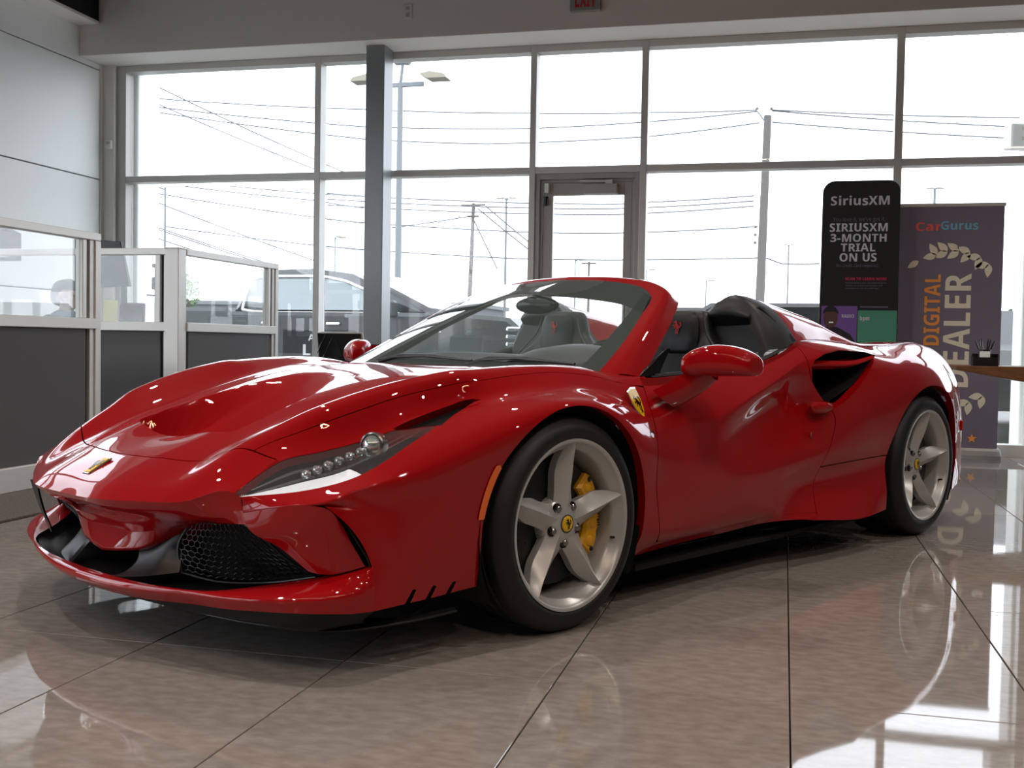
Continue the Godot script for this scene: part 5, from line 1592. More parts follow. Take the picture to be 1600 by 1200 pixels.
	g.grid(loft([[Vector3(-1.69, .850, .815), Vector3(-1.83, .850, .850), Vector3(-1.96, .852, .895), Vector3(-2.11, .876, .925)], [Vector3(-1.70, .835, .835), Vector3(-1.83, .832, .875), Vector3(-1.96, .838, .918), Vector3(-2.105, .868, .935)], [Vector3(-1.71, .815, .825), Vector3(-1.84, .812, .845), Vector3(-1.97, .820, .88), Vector3(-2.10, .855, .91)], [Vector3(-1.72, .825, .76), Vector3(-1.84, .82, .78), Vector3(-1.97, .83, .80), Vector3(-2.10, .86, .83)], [Vector3(-1.69, .85, .78), Vector3(-1.83, .85, .80), Vector3(-1.96, .852, .82), Vector3(-2.11, .876, .85)]], 16, 5), Vector3(-1.9, .836, .80), false, true)
	both("intake_blade", g, M.car_red, t)
	# vent throat behind the head lamp, lamp units
	g = offset(cut(shell, in_slot), -0.03)
	both("vent_throat", g, M.dark_void, t)
	head_lamp(t, shell, in_lamp)
	# tail, deck and underside
	var rear: Array = []
	for r in [[-3.32, .62, .86], [-3.32, .54, .87], [-3.32, .45, .87], [-3.32, .31, .87], [-3.32, .2, .87]]:
		var row: Array = []
		for j in 13:
			var s := j / 12.0
			row.append(Vector3(r[0] - 0.10 * (1.0 - pow(1.0 - s, 2.2)), r[1] + (0.06 * s if r[1] > 0.5 else 0.0), r[2] * (1.0 - s)))
		rear.append(row)
	g = G.new(); g.grid(rear, Vector3.LEFT)
	put("rear_bumper", whole(g), M.car_red, t)
	g = G.new(); g.lathe([Vector2(0, .012), Vector2(.05, .01), Vector2(.062, 0), Vector2(0.062, -.03)], 24, Transform3D(Basis(Vector3.BACK, PI / 2), Vector3(-3.375, .56, .62)))
	both("tail_lamp", g, M.tail_red, t)
	g = G.new(); g.box(Vector3(-3.215, .51, .905), Vector3(.035, .055, .02), Basis(Vector3.UP, -0.35), 0.006)
	both("side_reflector", g, M.tail_red, t)
	# engine deck: two humps behind the seats falling to the tail
	var secs: Array = []
	for q in [[-1.485, 1.06, .53, .735, .875], [-1.50, 1.105, .54, .745, .89], [-1.526, 1.128, .55, .755, .895], [-1.572, 1.129, .562, .765, .90], [-1.66, 1.114, .575, .768, .922], [-1.784, 1.094, .588, .755, .938], [-1.93, 1.070, .595, .738, .945], [-2.09, 1.042, .60, .722, .940], [-2.257, .985, .625, .735, .928], [-2.35, .945, .66, .75, .922], [-2.485, .935, .68, .79, .925], [-2.65, .942, .70, .815, .938], [-2.9, .932, .72, .83, .928], [-3.139, .85, .72, .86, .83], [-3.32, .66, .72, .86, .62]]:
		var lo: float = lerpf(q[4], 0.88, 0.6)
		var c: Array = [Vector3(q[0], lo, 0.0), Vector3(q[0], lo, 0.14), Vector3(q[0], lo + 0.01, q[2] - 0.21), Vector3(q[0], lerpf(lo, q[1], 0.72), q[2] - 0.115), Vector3(q[0], q[1], q[2]), Vector3(q[0], lerpf(q[1], q[4], 0.16), lerpf(q[2], q[3], 0.40)), Vector3(q[0], lerpf(q[1], q[4], 0.55), lerpf(q[2], q[3], 0.76)), Vector3(q[0], q[4], q[3])]
		secs.append(spline(c, 6))
	var cols: Array = []
	for j in secs[0].size():
		var Q: Array = []
		for s in secs: Q.append(s[j])
		cols.append(spline(Q, 6))
	g = G.new(); g.grid(cols, Vector3.UP)
	for i in g.v.size(): g.uv[i] = Vector2(g.v[i].x, 0)
	var line := func(p: Vector3) -> float: return p.x + 1.665 + 0.31 * (1.06 - p.y) + 0.5 * maxf(0.0, 0.5 - p.z)
	var red := cut(g, func(p, _u): return -line.call(p))
	put("engine_deck", whole(red), M.car_red, t)
	var pad := cut(g, func(p, _u): return line.call(p))
	var face: Array = []
	for j in secs[0].size(): face.append([secs[0][j], Vector3(secs[0][j].x + 0.015, 0.55, secs[0][j].z)])
	pad.grid(face, Vector3.RIGHT)
	put("roll_hoop_cover", whole(pad), M.seat_black, t)
	g = G.new() # padded bolster on the front of each hump
	g.grid(loft([[Vector3(-1.50, 1.06, .44), Vector3(-1.49, 1.10, .50), Vector3(-1.49, 1.105, .58), Vector3(-1.495, 1.06, .665)], [Vector3(-1.47, 1.03, .44), Vector3(-1.452, 1.05, .50), Vector3(-1.452, 1.05, .58), Vector3(-1.47, 1.03, .665)], [Vector3(-1.485, 1.005, .45), Vector3(-1.478, .995, .50), Vector3(-1.478, .995, .58), Vector3(-1.485, 1.0, .66)]], 12, 5), Vector3.RIGHT)
	both("hoop_bolster", g, M.seat_black, t)
	g = G.new(); g.grid(loft([[Vector3(-1.545, 1.08, .655), Vector3(-1.62, 1.00, .715), Vector3(-1.67, .925, .758)], [Vector3(-1.60, 1.075, .655), Vector3(-1.655, 1.005, .712), Vector3(-1.70, .93, .76)]], 10, 2), Vector3(0, .4, 1))
	g = offset(g, 0.008)
	both("quarter_window", g, M.tinted_glass, t)
	g = G.new()
	g.span(Vector3(-3.2, .115, -.62), Vector3(.86, .13, .62)); g.span(Vector3(-2.2, .115, -.86), Vector3(-.45, .135, .86))
	put("underbody", g, M.dark_void, t)
	g = G.new(); g.span(Vector3(-1.95, .14, -.72), Vector3(-.45, .16, .72)); g.span(Vector3(-.50, .14, -.72), Vector3(-.46, .72, .72)); g.span(Vector3(-1.95, .14, -.72), Vector3(-1.62, .86, .72))
	for s in [-1.0, 1.0]: g.span(Vector3(-1.62, .14, s * .735), Vector3(-.5, .76, s * .745))
	put("cabin_tub", g, M.dark_void, t)
	# wheel wells
	g = G.new()
	for q in [[0.0, .335, .385, .385], [-2.645, .342, .442, .40]]:
		var strip: Array = []
		for k in 25:
			var a := lerpf(-0.55, PI + 0.55, k / 24.0)
			strip.append([Vector3(q[0] + cos(a) * q[2], q[1] + sin(a) * q[3], .56), Vector3(q[0] + cos(a) * q[2], q[1] + sin(a) * q[3], .925)])
		g.grid(strip, Vector3(q[0], q[1], .7), false, true)
		var disc := PackedVector2Array()
		for k in 30: disc.append(Vector2(q[0] + cos(TAU * k / 30.0) * q[2] * 1.02, maxf(0.13, q[1] + sin(TAU * k / 30.0) * q[3] * 1.02)))
		g.prism(disc, 0.01, Transform3D(Basis(), Vector3(0, 0, .555)))
	both("wheel_well", g, M.dark_void, t)

func head_lamp(t: Node3D, shell: G, in_lamp: Callable) -> void:
	for side in 2:
		var h := Node3D.new(); h.name = "head_lamp"; t.add_child(h, true)
		var fin := func(g: G) -> G: return g.mirrored() if side == 0 else g
		var lens := cut(shell, in_lamp)
		put("lens", fin.call(offset(lens, -0.002)), M.lamp_glass, h)
		put("housing", fin.call(offset(lens, -0.035)), M.lamp_black, h)
		var strip := cut(lens, func(_p, u): return minf(minf(u.y - 4.64, 4.955 - u.y) * 0.1, u.x - 0.728))
		put("light_strip", fin.call(offset(strip, -0.010)), M.lamp_silver, h)
		for r in [4.3333, 4.5556]:
			var trim := cut(lens, func(_p, u): return minf(minf(u.y - r + 0.035, r + 0.035 - u.y) * 0.1, minf(u.x - 0.47, 0.955 - u.x)))
			put("trim_line", fin.call(offset(trim, -0.012)), M.steel, h)
		var aim := Vector3(0.86, 0.12, 0.40).normalized()
		var bx := aim.cross(Vector3.UP).normalized()
		var b := Basis(bx, aim, bx.cross(aim))
		var g := G.new(); g.lathe([Vector2(0, 0.024), Vector2(0.013, 0.021), Vector2(0.024, 0.010), Vector2(0.030, -0.004)], 24, Transform3D(b, Vector3(.632, .607, .735)))
		put("projector", fin.call(g), M.lamp_crystal, h)
		g = G.new(); g.lathe([Vector2(0.030, -0.006), Vector2(0.032, 0.003), Vector2(0.037, 0.0), Vector2(0.038, -0.03)], 24, Transform3D(b, Vector3(.632, .607, .735)))
		put("projector_ring", fin.call(g), M.steel, h)
		for k in 6:
			g = G.new()
			var c: Vector3 = Vector3(.675, .590, .735).lerp(Vector3(.835, .535, .70), k / 5.0)
			g.lathe([Vector2(0, 0.007), Vector2(0.006, 0.005), Vector2(0.009, -0.001), Vector2(0.0125, 0.0), Vector2(0.013, -0.012)], 14, Transform3D(b, c))
			put("led_lens", fin.call(g), M.lamp_crystal, h)

func V(x: float, y: float, z: float) -> Vector3: return Vector3(x, y, z)

func thick(P: Array, n: Vector3) -> Array: # the same grid moved by n
	var o: Array = []
	for r in P:
		var q: Array = []
		for p in r: q.append(p + n)
		o.append(q)
	return o

func hex_net(P: Array, cell: float, r: float) -> G: # honeycomb wires over a grid of points
	var g := G.new()
	var nu: int = P.size(); var nv: int = P[0].size()
	var lu: float = 0.0; var lv: float = 0.0
	for i in nu - 1: lu += P[i][nv / 2].distance_to(P[i + 1][nv / 2])
	for j in nv - 1: lv += P[nu / 2][j].distance_to(P[nu / 2][j + 1])
	var at := func(u: float, v: float) -> Vector3:
		var a := clampf(u, 0, 1) * (nu - 1); var b := clampf(v, 0, 1) * (nv - 1)
		var i := mini(int(a), nu - 2); var j := mini(int(b), nv - 2)
		var fa := a - i; var fb := b - j
		return (P[i][j].lerp(P[i + 1][j], fa)).lerp(P[i][j + 1].lerp(P[i + 1][j + 1], fa), fb)
	var s := cell / sqrt(3.0)
	var rows := int(lv / (1.5 * s)) + 2; var cols := int(lu / cell) + 2
	for j in rows:
		for i in cols:
			var cx := (i + (0.5 if j % 2 else 0.0)) * cell; var cy := j * 1.5 * s
			var c: Array = []
			for k in 4:
				var a := PI / 2 + PI / 3 * k
				c.append(Vector2(cx + cos(a) * s, cy + sin(a) * s))
			for k in 3:
				var p: Vector2 = c[k]; var q: Vector2 = c[k + 1]
				if minf(p.x, q.x) < 0 or minf(p.y, q.y) < 0 or maxf(p.x, q.x) > lu or maxf(p.y, q.y) > lv: continue
				g.tube([at.call(p.x / lu, p.y / lv), at.call(q.x / lu, q.y / lv)], r, 4, false)
	return g

func car_nose(t: Node3D) -> void:
	# underside of the nose down to the chin
	var edge: Array = front_edge.slice(0, 5 * PER + 1)
	var under: Array = []
	for k in range(0, 5 * PER + 1, PER): under.append(front_edge[k] + V(-.010, -.014, 0) if k < 4 * PER else front_edge[k] + V(-.003, -.012, .001))
	var band := [V(1.065, .360, 0), V(1.060, .363, .2), V(1.043, .386, .36), V(1.020, .410, .5), V(.976, .434, .62)]
	var groove := [V(1.050, .330, 0), V(1.045, .336, .2), V(1.018, .366, .33), V(.995, .393, .47), V(.971, .404, .628)]
	var chin := [V(1.068, .258, 0), V(1.060, .270, .1), V(1.040, .290, .2), V(1.0, .336, .28), V(.985, .380, .38), V(.975, .390, .5), V(.950, .398, .62)]
	var back := [V(.93, .25, 0), V(.92, .27, .2), V(.90, .36, .38), V(.90, .39, .62)]
	var g := G.new()
	g.grid(loft([edge, under, band, groove], 28, 6, [0, .3, .35, 0]), V(1, -0.6, .2))
	put("nose_underside", whole(g), M.car_red, t)
	g = G.new(); g.grid(loft([groove, chin, back], 28, 6, [0, .8, 0]), V(1, -.3, .1))
	put("chin_panel", whole(g), M.car_red, t)
	# outer cheek panels
	var top := [V(.976, .434, .62), V(.949, .453, .70), V(.90, .470, .80), V(.868, .467, .84), V(.823, .412, .862)]
	var low := [V(.957, .396, .62), V(.905, .335, .70), V(.870, .292, .75), V(.835, .283, .815), V(.768, .305, .885)]
	var mid: Array = []
	for k in 5: mid.append(top[k].lerp(low[k], 0.5) + V(0.006, 0.004, 0.004))
	top[4] = V(.818, .408, .852); low[4] = V(.770, .303, .876)
	# inner side runs down the grille, outer side along the slot
	var left := [V(.976, .434, .62), V(.972, .402, .63), V(.908, .341, .70), V(.862, .283, .757)]
	var right := [V(.818, .410, .850), V(.800, .366, .862), V(.781, .330, .871), V(.768, .302, .880)]
	var upper := [V(.976, .434, .62), V(.949, .453, .70), V(.90, .469, .80), V(.860, .458, .842), V(.818, .410, .850)]
	var lower := [V(.862, .283, .757), V(.850, .279, .785), V(.828, .280, .82), V(.80, .289, .85), V(.768, .302, .880)]
	var patch := coons(upper, lower, left, right, 22, 16)
	g = G.new(); g.grid(patch, V(1, 0, .3))
	both("cheek_panel", g, M.car_red, t)
	g = G.new(); g.lathe([Vector2(0.0095, 0.0035), Vector2(0.012, 0.0035), Vector2(0.0125, -0.002)], 18, Transform3D(Basis(Vector3.BACK, -PI / 2) * Basis(Vector3.RIGHT, 0.3), V(.928, .402, .680)))
	g.lathe([Vector2(0, 0.0015), Vector2(0.0095, 0.0015)], 18, Transform3D(Basis(Vector3.BACK, -PI / 2) * Basis(Vector3.RIGHT, 0.3), V(.928, .402, .680)))
	both("parking_sensor", g, M.car_red, t)
	g = G.new() # slot between cheek and wing
	g.grid([[V(.850, .455, .842), V(.822, .414, .868), V(.775, .33, .893), V(.757, .285, .898)], [V(.80, .44, .82), V(.77, .40, .845), V(.73, .32, .86), V(.71, .28, .865)], [V(.83, .45, .80), V(.79, .40, .82), V(.75, .31, .84), V(.73, .27, .85)]], V(1, 0, 0))
	both("cheek_slot", g, M.dark_void, t)
	# splitter lip
	var bot := [V(1.112, .158, 0), V(1.108, .161, .15), V(1.08, .166, .33), V(1.044, .175, .48), V(1.012, .18, .62), V(.978, .185, .71), V(.94, .19, .795), V(.895, .193, .865), V(.83, .190, .905), V(.758, .186, .91)]
	var face := [V(1.150, .190, 0), V(1.140, .193, .16), V(1.105, .200, .36), V(1.066, .207, .5), V(1.032, .213, .62), V(.996, .219, .72), V(.95, .226, .805), V(.90, .234, .87), V(.832, .245, .908), V(.757, .262, .907)]
	var crest := [V(1.148, .205, 0), V(1.136, .207, .16), V(1.10, .213, .37), V(1.052, .220, .53), V(.985, .232, .66), V(.90, .252, .76), V(.83, .274, .835), V(.757, .300, .897)]
	var rim := [V(1.120, .212, 0), V(1.113, .213, .2), V(1.085, .216, .40), V(1.030, .222, .555), V(.92, .238, .655), V(.80, .268, .775), V(.735, .299, .86)]
	g = G.new(); g.grid(loft([bot, face, crest, rim], 44, 6, [0, .25, .3, 0]), V(1, .5, .2))
	put("splitter_lip", whole(g), M.car_red, t)
	var rim_in := [V(1.112, .203, 0), V(1.105, .204, .2), V(1.077, .207, .395), V(1.022, .212, .55), V(.915, .226, .65), V(.80, .255, .765), V(.73, .285, .85)]
	var tray_back := [V(.80, .20, 0), V(.80, .20, .15), V(.80, .20, .3), V(.78, .20, .45), V(.74, .21, .6), V(.70, .22, .75), V(.69, .25, .84)]
	g = G.new(); g.grid(loft([rim, rim_in, [V(1.02, .196, 0), V(1.01, .196, .2), V(.98, .198, .38), V(.93, .20, .52), V(.86, .215, .62), V(.78, .24, .75), V(.72, .27, .84)], tray_back], 40, 4), V(0, 1, 0))
	put("splitter_tray", whole(g), M.satin_black, t)
	g = G.new(); g.grid(loft([bot, [V(1.05, .135, 0), V(1.03, .137, .3), V(.97, .14, .6), V(.90, .145, .8), V(.76, .15, .86)], [V(.75, .12, 0), V(.75, .12, .3), V(.70, .12, .6), V(.6, .12, .8), V(.5, .12, .84)]], 30, 3), V(.3, -1, 0))
	put("splitter_underside", whole(g), M.dark_void, t)
	g = G.new(); g.grid(loft([[V(.985, .128, 0), V(.96, .128, .3), V(.90, .13, .6), V(.80, .134, .80), V(.62, .138, .87), V(.44, .14, .88)], [V(1.0, .118, 0), V(.975, .118, .3), V(.915, .12, .61), V(.815, .124, .815), V(.63, .128, .885), V(.44, .13, .895)], [V(.985, .11, 0), V(.96, .11, .3), V(.90, .112, .6), V(.80, .116, .80), V(.62, .12, .87), V(.44, .122, .88)]], 30, 4), V(1, 0, .5))
	put("floor_edge", whole(g), M.satin_black, t)
	# grilles
	var gtop := [V(.968, .372, .335), V(.965, .393, .45), V(.945, .392, .60), V(.935, .378, .64)]
	var gmid := [V(.985, .30, .30), V(.945, .29, .42), V(.90, .30, .57), V(.885, .31, .69)]
	var gbot := [V(.985, .228, .32), V(.935, .212, .43), V(.855, .218, .555), V(.815, .258, .735)]
	var gp := loft([gtop, gmid, gbot], 20, 8)
	both("side_grille", hex_net(gp, 0.0235, 0.0017), M.black_gloss, t)
	g = G.new(); g.grid(thick(gp, V(-.05, 0, 0)), V(1, 0, 0))
	both("grille_backing", g, M.dark_void, t)
	g = G.new()
	var ge: Array = resample(gtop, 16)
	var gb: Array = resample(gbot, 16)
	g.tube(ge, 0.004, 6); g.tube(gb, 0.004, 6)
	g.tube(resample([gtop[0], gmid[0], gbot[0]], 10), 0.005, 6); g.tube(resample([gtop[3], gmid[3], gbot[3]], 10), 0.004, 6)
	both("grille_frame", g, M.satin_black, t)
	# vanes either side of the middle duct
	var v0 := [V(1.115, .206, .135), V(1.075, .222, .17), V(1.045, .25, .175), V(1.03, .275, .16)]
	var v1 := [V(1.07, .222, .27), V(1.04, .246, .27), V(1.015, .278, .26), V(1.0, .31, .25)]
	var v2 := [V(1.00, .232, .33), V(.985, .262, .315), V(.972, .30, .305), V(.965, .345, .30)]
	var vv := loft([v0, v1, v2], 12, 6)
	g = G.new(); g.grid(vv, V(.4, .2, 1)); g.grid(thick(vv, V(-.004, -.002, -.014)), V(-.4, -.2, -1))
	var lead: Array = []
	for p in vv[0]: lead.append([p, p + V(-.004, -.002, -.014)])
	g.grid(lead, V(1, 0, 0))
	var trail: Array = []
	for r in vv: trail.append([r[0], r[0] + V(-.004, -.002, -.014)])
	g.grid(trail, V(1, 0, 0))
	both("duct_vane", g, M.satin_black, t)
	g = G.new(); g.span(V(.78, .2, -.30), V(.80, .36, .30))
	put("duct_back", g, M.dark_void, t)
	# plate holder hanging from the nose
	g = G.new()
	g.grid(loft([[V(1.155, .450, -.27), V(1.135, .36, -.265), V(1.112, .285, -.25)], [V(1.145, .445, -.335), V(1.125, .36, -.315), V(1.110, .284, -.262)]], 10, 3), V(1, 0, 0))
	var hold := G.new(); hold.add(g, Transform3D(Basis(), V(-.006, 0, 0)))
	for i in hold.n.size(): hold.n[i] = -hold.n[i]
	g.add(hold)
	put("plate_holder", g.mirrored(), M.satin_black, t)
	# badge on the nose
	g = G.new(); g.box(V(0, 0, 0), V(.088, .006, .040), Basis(), .003)
	var bd := put("nose_badge", g, M.chrome, t, "small yellow badge in a chrome frame")
	bd.transform = Transform3D(Basis(Vector3.BACK, -0.53).rotated(Vector3.BACK, 1.06), V(1.084, .514, 0))
	bd.transform = Transform3D(Basis(V(-cos(0.53), sin(0.53), 0), V(sin(0.53), cos(0.53), 0), V(0, 0, -1)), V(1.084, .5135, 0))
	g = G.new(); g.box(V(0, .003, 0), V(.074, .004, .030), Basis(), .001)
	put("badge_field", g, M.badge_yellow, bd)
	var hs := put("badge_horse", horse(.036, .001), M.black_gloss, bd)
	hs.transform = Transform3D(Basis(V(0, 0, -1), V(1, 0, 0), V(0, 1, 0)), V(0, .0052, 0))

func coons(a: Array, b: Array, l: Array, r: Array, nu: int, nv: int) -> Array: # a: top, b: bottom, l and r join them downwards
	var A := resample(a, nu); var B := resample(b, nu); var L := resample(l, nv); var R := resample(r, nv)
	var out: Array = []
	for j in nv:
		var v := float(j) / (nv - 1)
		var row: Array = []
		for i in nu:
			var u := float(i) / (nu - 1)
			row.append(A[i] * (1 - v) + B[i] * v + L[j] * (1 - u) + R[j] * u - (A[0] * (1 - u) * (1 - v) + A[nu - 1] * u * (1 - v) + B[0] * (1 - u) * v + B[nu - 1] * u * v))
		out.append(row)
	return out

func car_cabin(t: Node3D) -> void:
	# windscreen
	var e1 := [V(-.385, .792, .715), V(-.58, .898, .672), V(-.78, 1.010, .607), V(-.95, 1.103, .533), V(-1.005, 1.142, .44), V(-1.022, 1.168, .28), V(-1.03, 1.184, 0)]
	var base := [V(-.385, .792, .715), V(-.36, .800, .60), V(-.335, .812, .34), V(-.325, .815, 0)]
	var cols: Array = []
	for j in 17:
		var s := j / 16.0
		var a: Vector3 = resample(base, 17)[16 - j]
		cols.append(a)
	var A: Array = resample([base[3], base[2], base[1], base[0]], 17)
	var top := resample([V(-1.03, 1.184, 0), V(-1.022, 1.168, .28), V(-1.005, 1.142, .44), V(-.955, 1.105, .53)], 17)
	var flank := resample([e1[0], e1[1], e1[2], V(-.955, 1.105, .53)], 17)
	var cen := resample([V(-.325, .815, 0), V(-.55, .962, 0), V(-.80, 1.095, 0), V(-1.03, 1.184, 0)], 17)
	var glass := coons(A, top, cen, flank, 17, 17)
	var g := G.new(); g.grid(glass, V(.6, 1, 0))
	for i in g.v.size(): g.uv[i] = Vector2(0, 0)
	put("windscreen", whole(g), M.windscreen_glass, t)
	# black frit along the top and sides
	var n := 17
	g = G.new()
	var frit := thick(glass, V(-.004, -.006, 0))
	var sb: Array = []
	for r in frit: sb.append([r[n - 3].lerp(r[n - 2], 0.0), r[n - 2], r[n - 1]])
	g.grid(sb, V(.6, 1, 0))
	var tb: Array = [frit[n - 5], frit[n - 4], frit[n - 3], frit[n - 2], frit[n - 1]]
	g.grid(tb, V(.6, 1, 0))
	g.grid([frit[0], frit[1]], V(.6, 1, 0))
	put("windscreen_border", whole(g), M.dark_void, t)
	# pillars and header in one sweep
	var e2 := [V(-.475, .800, .765), V(-.68, .928, .700), V(-.88, 1.045, .630), V(-1.02, 1.123, .560), V(-1.068, 1.163, .455), V(-1.08, 1.188, .29), V(-1.085, 1.203, 0)]
	var e3 := [V(-.565, .788, .785), V(-.765, .908, .716), V(-.95, 1.018, .644), V(-1.075, 1.092, .575), V(-1.125, 1.145, .46), V(-1.135, 1.172, .29), V(-1.14, 1.188, 0)]
	g = G.new(); g.grid(loft([e1, e2, e3], 60, 6), V(0, 1, .3))
	put("screen_frame", whole(g), M.car_red, t)
	var e4 := [V(-.56, .77, .735), V(-.75, .885, .67), V(-.93, .99, .60), V(-1.06, 1.062, .53), V(-1.115, 1.12, .42), V(-1.125, 1.148, .27), V(-1.13, 1.165, 0)]
	var e5 := [V(-.40, .775, .685), V(-.59, .872, .64), V(-.785, .985, .575), V(-.95, 1.075, .50), V(-1.0, 1.115, .41), V(-1.015, 1.14, .27), V(-1.02, 1.156, 0)]
	g = G.new(); g.grid(loft([e3, e4, e5, e1], 60, 3), V(0, -1, 0))
	put("frame_lining", whole(g), M.satin_black, t)
	# cowl
	g = G.new(); g.grid(loft([[V(-.325, .806, 0), V(-.335, .803, .34), V(-.37, .792, .60), V(-.39, .785, .70)], [V(-.42, .80, 0), V(-.43, .795, .34), V(-.45, .783, .60), V(-.47, .775, .69)]], 16, 3), V(0, 1, 0))
	put("cowl_tray", whole(g), M.satin_black, t)
	for k in 2: # wipers
		var z0 := 0.42 if k == 0 else -0.10
		g = G.new(); g.tube([V(-.345, .818, z0), V(-.375, .845, z0 - .10), V(-.37, .848, z0 - .30), V(-.352, .836, z0 - .5)], [.010, .008, .006, .004], 7)
		g.tube([V(-.36, .835, z0 - .04), V(-.368, .845, z0 - .25), V(-.350, .833, z0 - .55)], .005, 6)
		var w := put("wiper", g, M.satin_black, t)
		w.scale = V(1, 1, -1) if false else V(1, 1, 1)
	# sail panel, door top, door lining
	g = G.new(); g.prism(PackedVector2Array([Vector2(-.545, .788), Vector2(-.735, .892), Vector2(-.665, .792)]), 0.02, Transform3D(Basis(), V(0, 0, .765)), .003)
	both("sail_panel", g, M.black_gloss, t)
	g = G.new(); g.grid(loft([[V(-.62, .788, .795), V(-1.0, .812, .798), V(-1.35, .846, .796), V(-1.62, .905, .775)], [V(-.62, .795, .775), V(-1.0, .820, .778), V(-1.35, .853, .776), V(-1.62, .910, .755)], [V(-.62, .775, .74), V(-1.0, .797, .743), V(-1.35, .829, .742), V(-1.62, .88, .73)]], 20, 3), V(0, 1, 0))
	both("door_capping", g, M.seat_black, t)
	for k in 3:
		g = G.new(); g.tube(resample([V(-.64, .798 - .002 * k, .785 - .014 * k), V(-.72, .801 - .002 * k, .785 - .014 * k), V(-.84, .807 - .002 * k, .785 - .014 * k)], 6), .0028, 6)
		both("capping_strip", g, M.chrome, t)
	g = G.new(); g.grid([[V(-.55, .80, .738), V(-1.0, .80, .742), V(-1.6, .88, .735)], [V(-.55, .45, .735), V(-1.0, .45, .735), V(-1.6, .45, .735)]], V(0, 0, -1))
	both("door_lining", g, M.seat_black, t)
	# dashboard: shelf, binnacle hood, wheel
	var d0 := [V(-.43, .800, -.70), V(-.42, .812, -.35), V(-.42, .815, 0), V(-.42, .812, .35), V(-.43, .800, .70)]
	var d1 := [V(-.60, .815, -.71), V(-.58, .835, -.35), V(-.58, .84, 0), V(-.58, .842, .35), V(-.60, .82, .71)]
	var d2 := [V(-.75, .82, -.72), V(-.75, .845, -.35), V(-.74, .85, 0), V(-.74, .852, .35), V(-.75, .83, .72)]
	var d3 := [V(-.80, .76, -.72), V(-.80, .78, -.35), V(-.80, .79, 0), V(-.80, .78, .35), V(-.80, .76, .72)]
	g = G.new(); g.grid(loft([d0, d1, d2, d3], 30, 5), V(-.2, 1, 0))
	put("dashboard", g, M.dash_leather, t)
	var hood: Array = []
	for q in [[-.50, .842, .20], [-.56, .862, .225], [-.66, .893, .235], [-.76, .905, .235], [-.80, .898, .23], [-.80, .86, .22]]:
		var c: Array = []
		for k in 13:
			var a := PI * k / 12.0
			c.append(V(q[0], .80 + (q[1] - .80) * pow(sin(a), 0.55), .33 - cos(a) * q[2]))
		hood.append(c)
	g = G.new(); g.grid(hood, V(0, 1, 0))
	put("instrument_hood", g.mirrored(), M.dash_leather, t)
	g = G.new()
	var ring: Array = []
	var tilt := Basis(V(-.35, .937, 0), V(0, 0, 1), V(.937, .35, 0)) # columns: up in the wheel, across, axis
	for k in 40:
		var a := TAU * k / 40.0
		var rr := 0.178
		var yy := cos(a) * rr
		if yy < -.13: yy = -.13
		ring.append(V(-.86, .745, -.36) + tilt * V(yy, sin(a) * rr, 0))
	g.tube(ring, .0165, 10, false, true)
	var sw := put("steering_wheel", g, M.seat_black, t)
	g = G.new()
	for k in 3:
		var a := [PI * 0.5, -PI * 0.5, PI][k] as float
		g.bar(V(-.86, .745, -.36), V(-.86, .745, -.36) + tilt * V(cos(a) * .14, sin(a) * .16, 0), .05, .014, V(1, .3, 0), .004)
	g.box(V(-.865, .745, -.36), V(.04, .10, .13), Basis(Vector3.BACK, 0.35), .02)
	put("wheel_spokes", g, M.satin_black, sw)
	g = G.new(); g.tube([V(-.66, .70, -.36), V(-.86, .745, -.36)], .035, 10)
	put("wheel_column", g, M.satin_black, sw)
	# interior mirror and sun visors
	g = G.new()
	var mm: Array = []
	for q in [[0.0, .02], [.012, .75], [.03, 1.0], [.045, .8], [.05, .02]]:
		var c: Array = []
		for k in 21:
			var a := TAU * k / 20.0
			c.append(V(-.83 - q[0], 1.066 + sin(a) * .038 * q[1], cos(a) * .125 * q[1]))
		mm.append(c)
	g.grid(mm, V(-.855, 1.066, 0), true, true)
	g.tube([V(-.845, 1.09, 0), V(-.90, 1.125, 0)], .012, 8)
	put("interior_mirror", g, M.satin_black, t)
	# seats
	for side in 2:
		var s := Node3D.new(); s.name = "seat"; t.add_child(s, true)
		var fin := func(q: G) -> G: return q.mirrored() if side == 0 else q
		var secs: Array = []
		for q in [[.30, .25, -1.16, .20], [.45, .265, -1.22, .16], [.62, .265, -1.29, .15], [.76, .255, -1.34, .14], [.85, .235, -1.375, .13], [.905, .185, -1.395, .125], [.95, .142, -1.405, .12], [1.0, .125, -1.412, .115], [1.035, .113, -1.42, .105], [1.056, .095, -1.435, .08], [1.062, .06, -1.45, .04], [1.063, .0, -1.46, .0]]:
			var c: Array = []
			for k in 29:
				var a := TAU * k / 28.0
				var ca := cos(a); var sa := sin(a)
				c.append(V(q[2] - q[3] * 0.5 + signf(ca) * pow(absf(ca), .6) * q[3] * 0.5 + (0.025 * pow(absf(sa), 4.0) if q[0] < .9 and ca > 0 else 0.0), q[0], .36 + signf(sa) * pow(absf(sa), .7) * q[1]))
			secs.append(c)
		var smooth: Array = []
		for k in 29:
			var Q: Array = []
			for c in secs: Q.append(c[k])
			smooth.append(spline(Q, 4))
		g = G.new(); g.grid(smooth, V(-1.38, .7, .36), false, true)
		put("backrest", fin.call(g), M.seat_black, s)
		g = G.new()
		var padv: Array = []
		for q in [[.868, .02, 0.0], [.872, .07, .010], [.89, .095, .016], [.94, .102, .020], [1.0, .098, .020], [1.038, .085, .014], [1.05, .07, .0]]:
			var c: Array = []
			for k in 13:
				var f := k / 6.0 - 1.0
				c.append(V(-1.398 - (q[0] - .9) * .13 + q[2] * (1.0 - pow(absf(f), 4.0)) + .006, q[0], .36 + f * q[1]))
			padv.append(c)
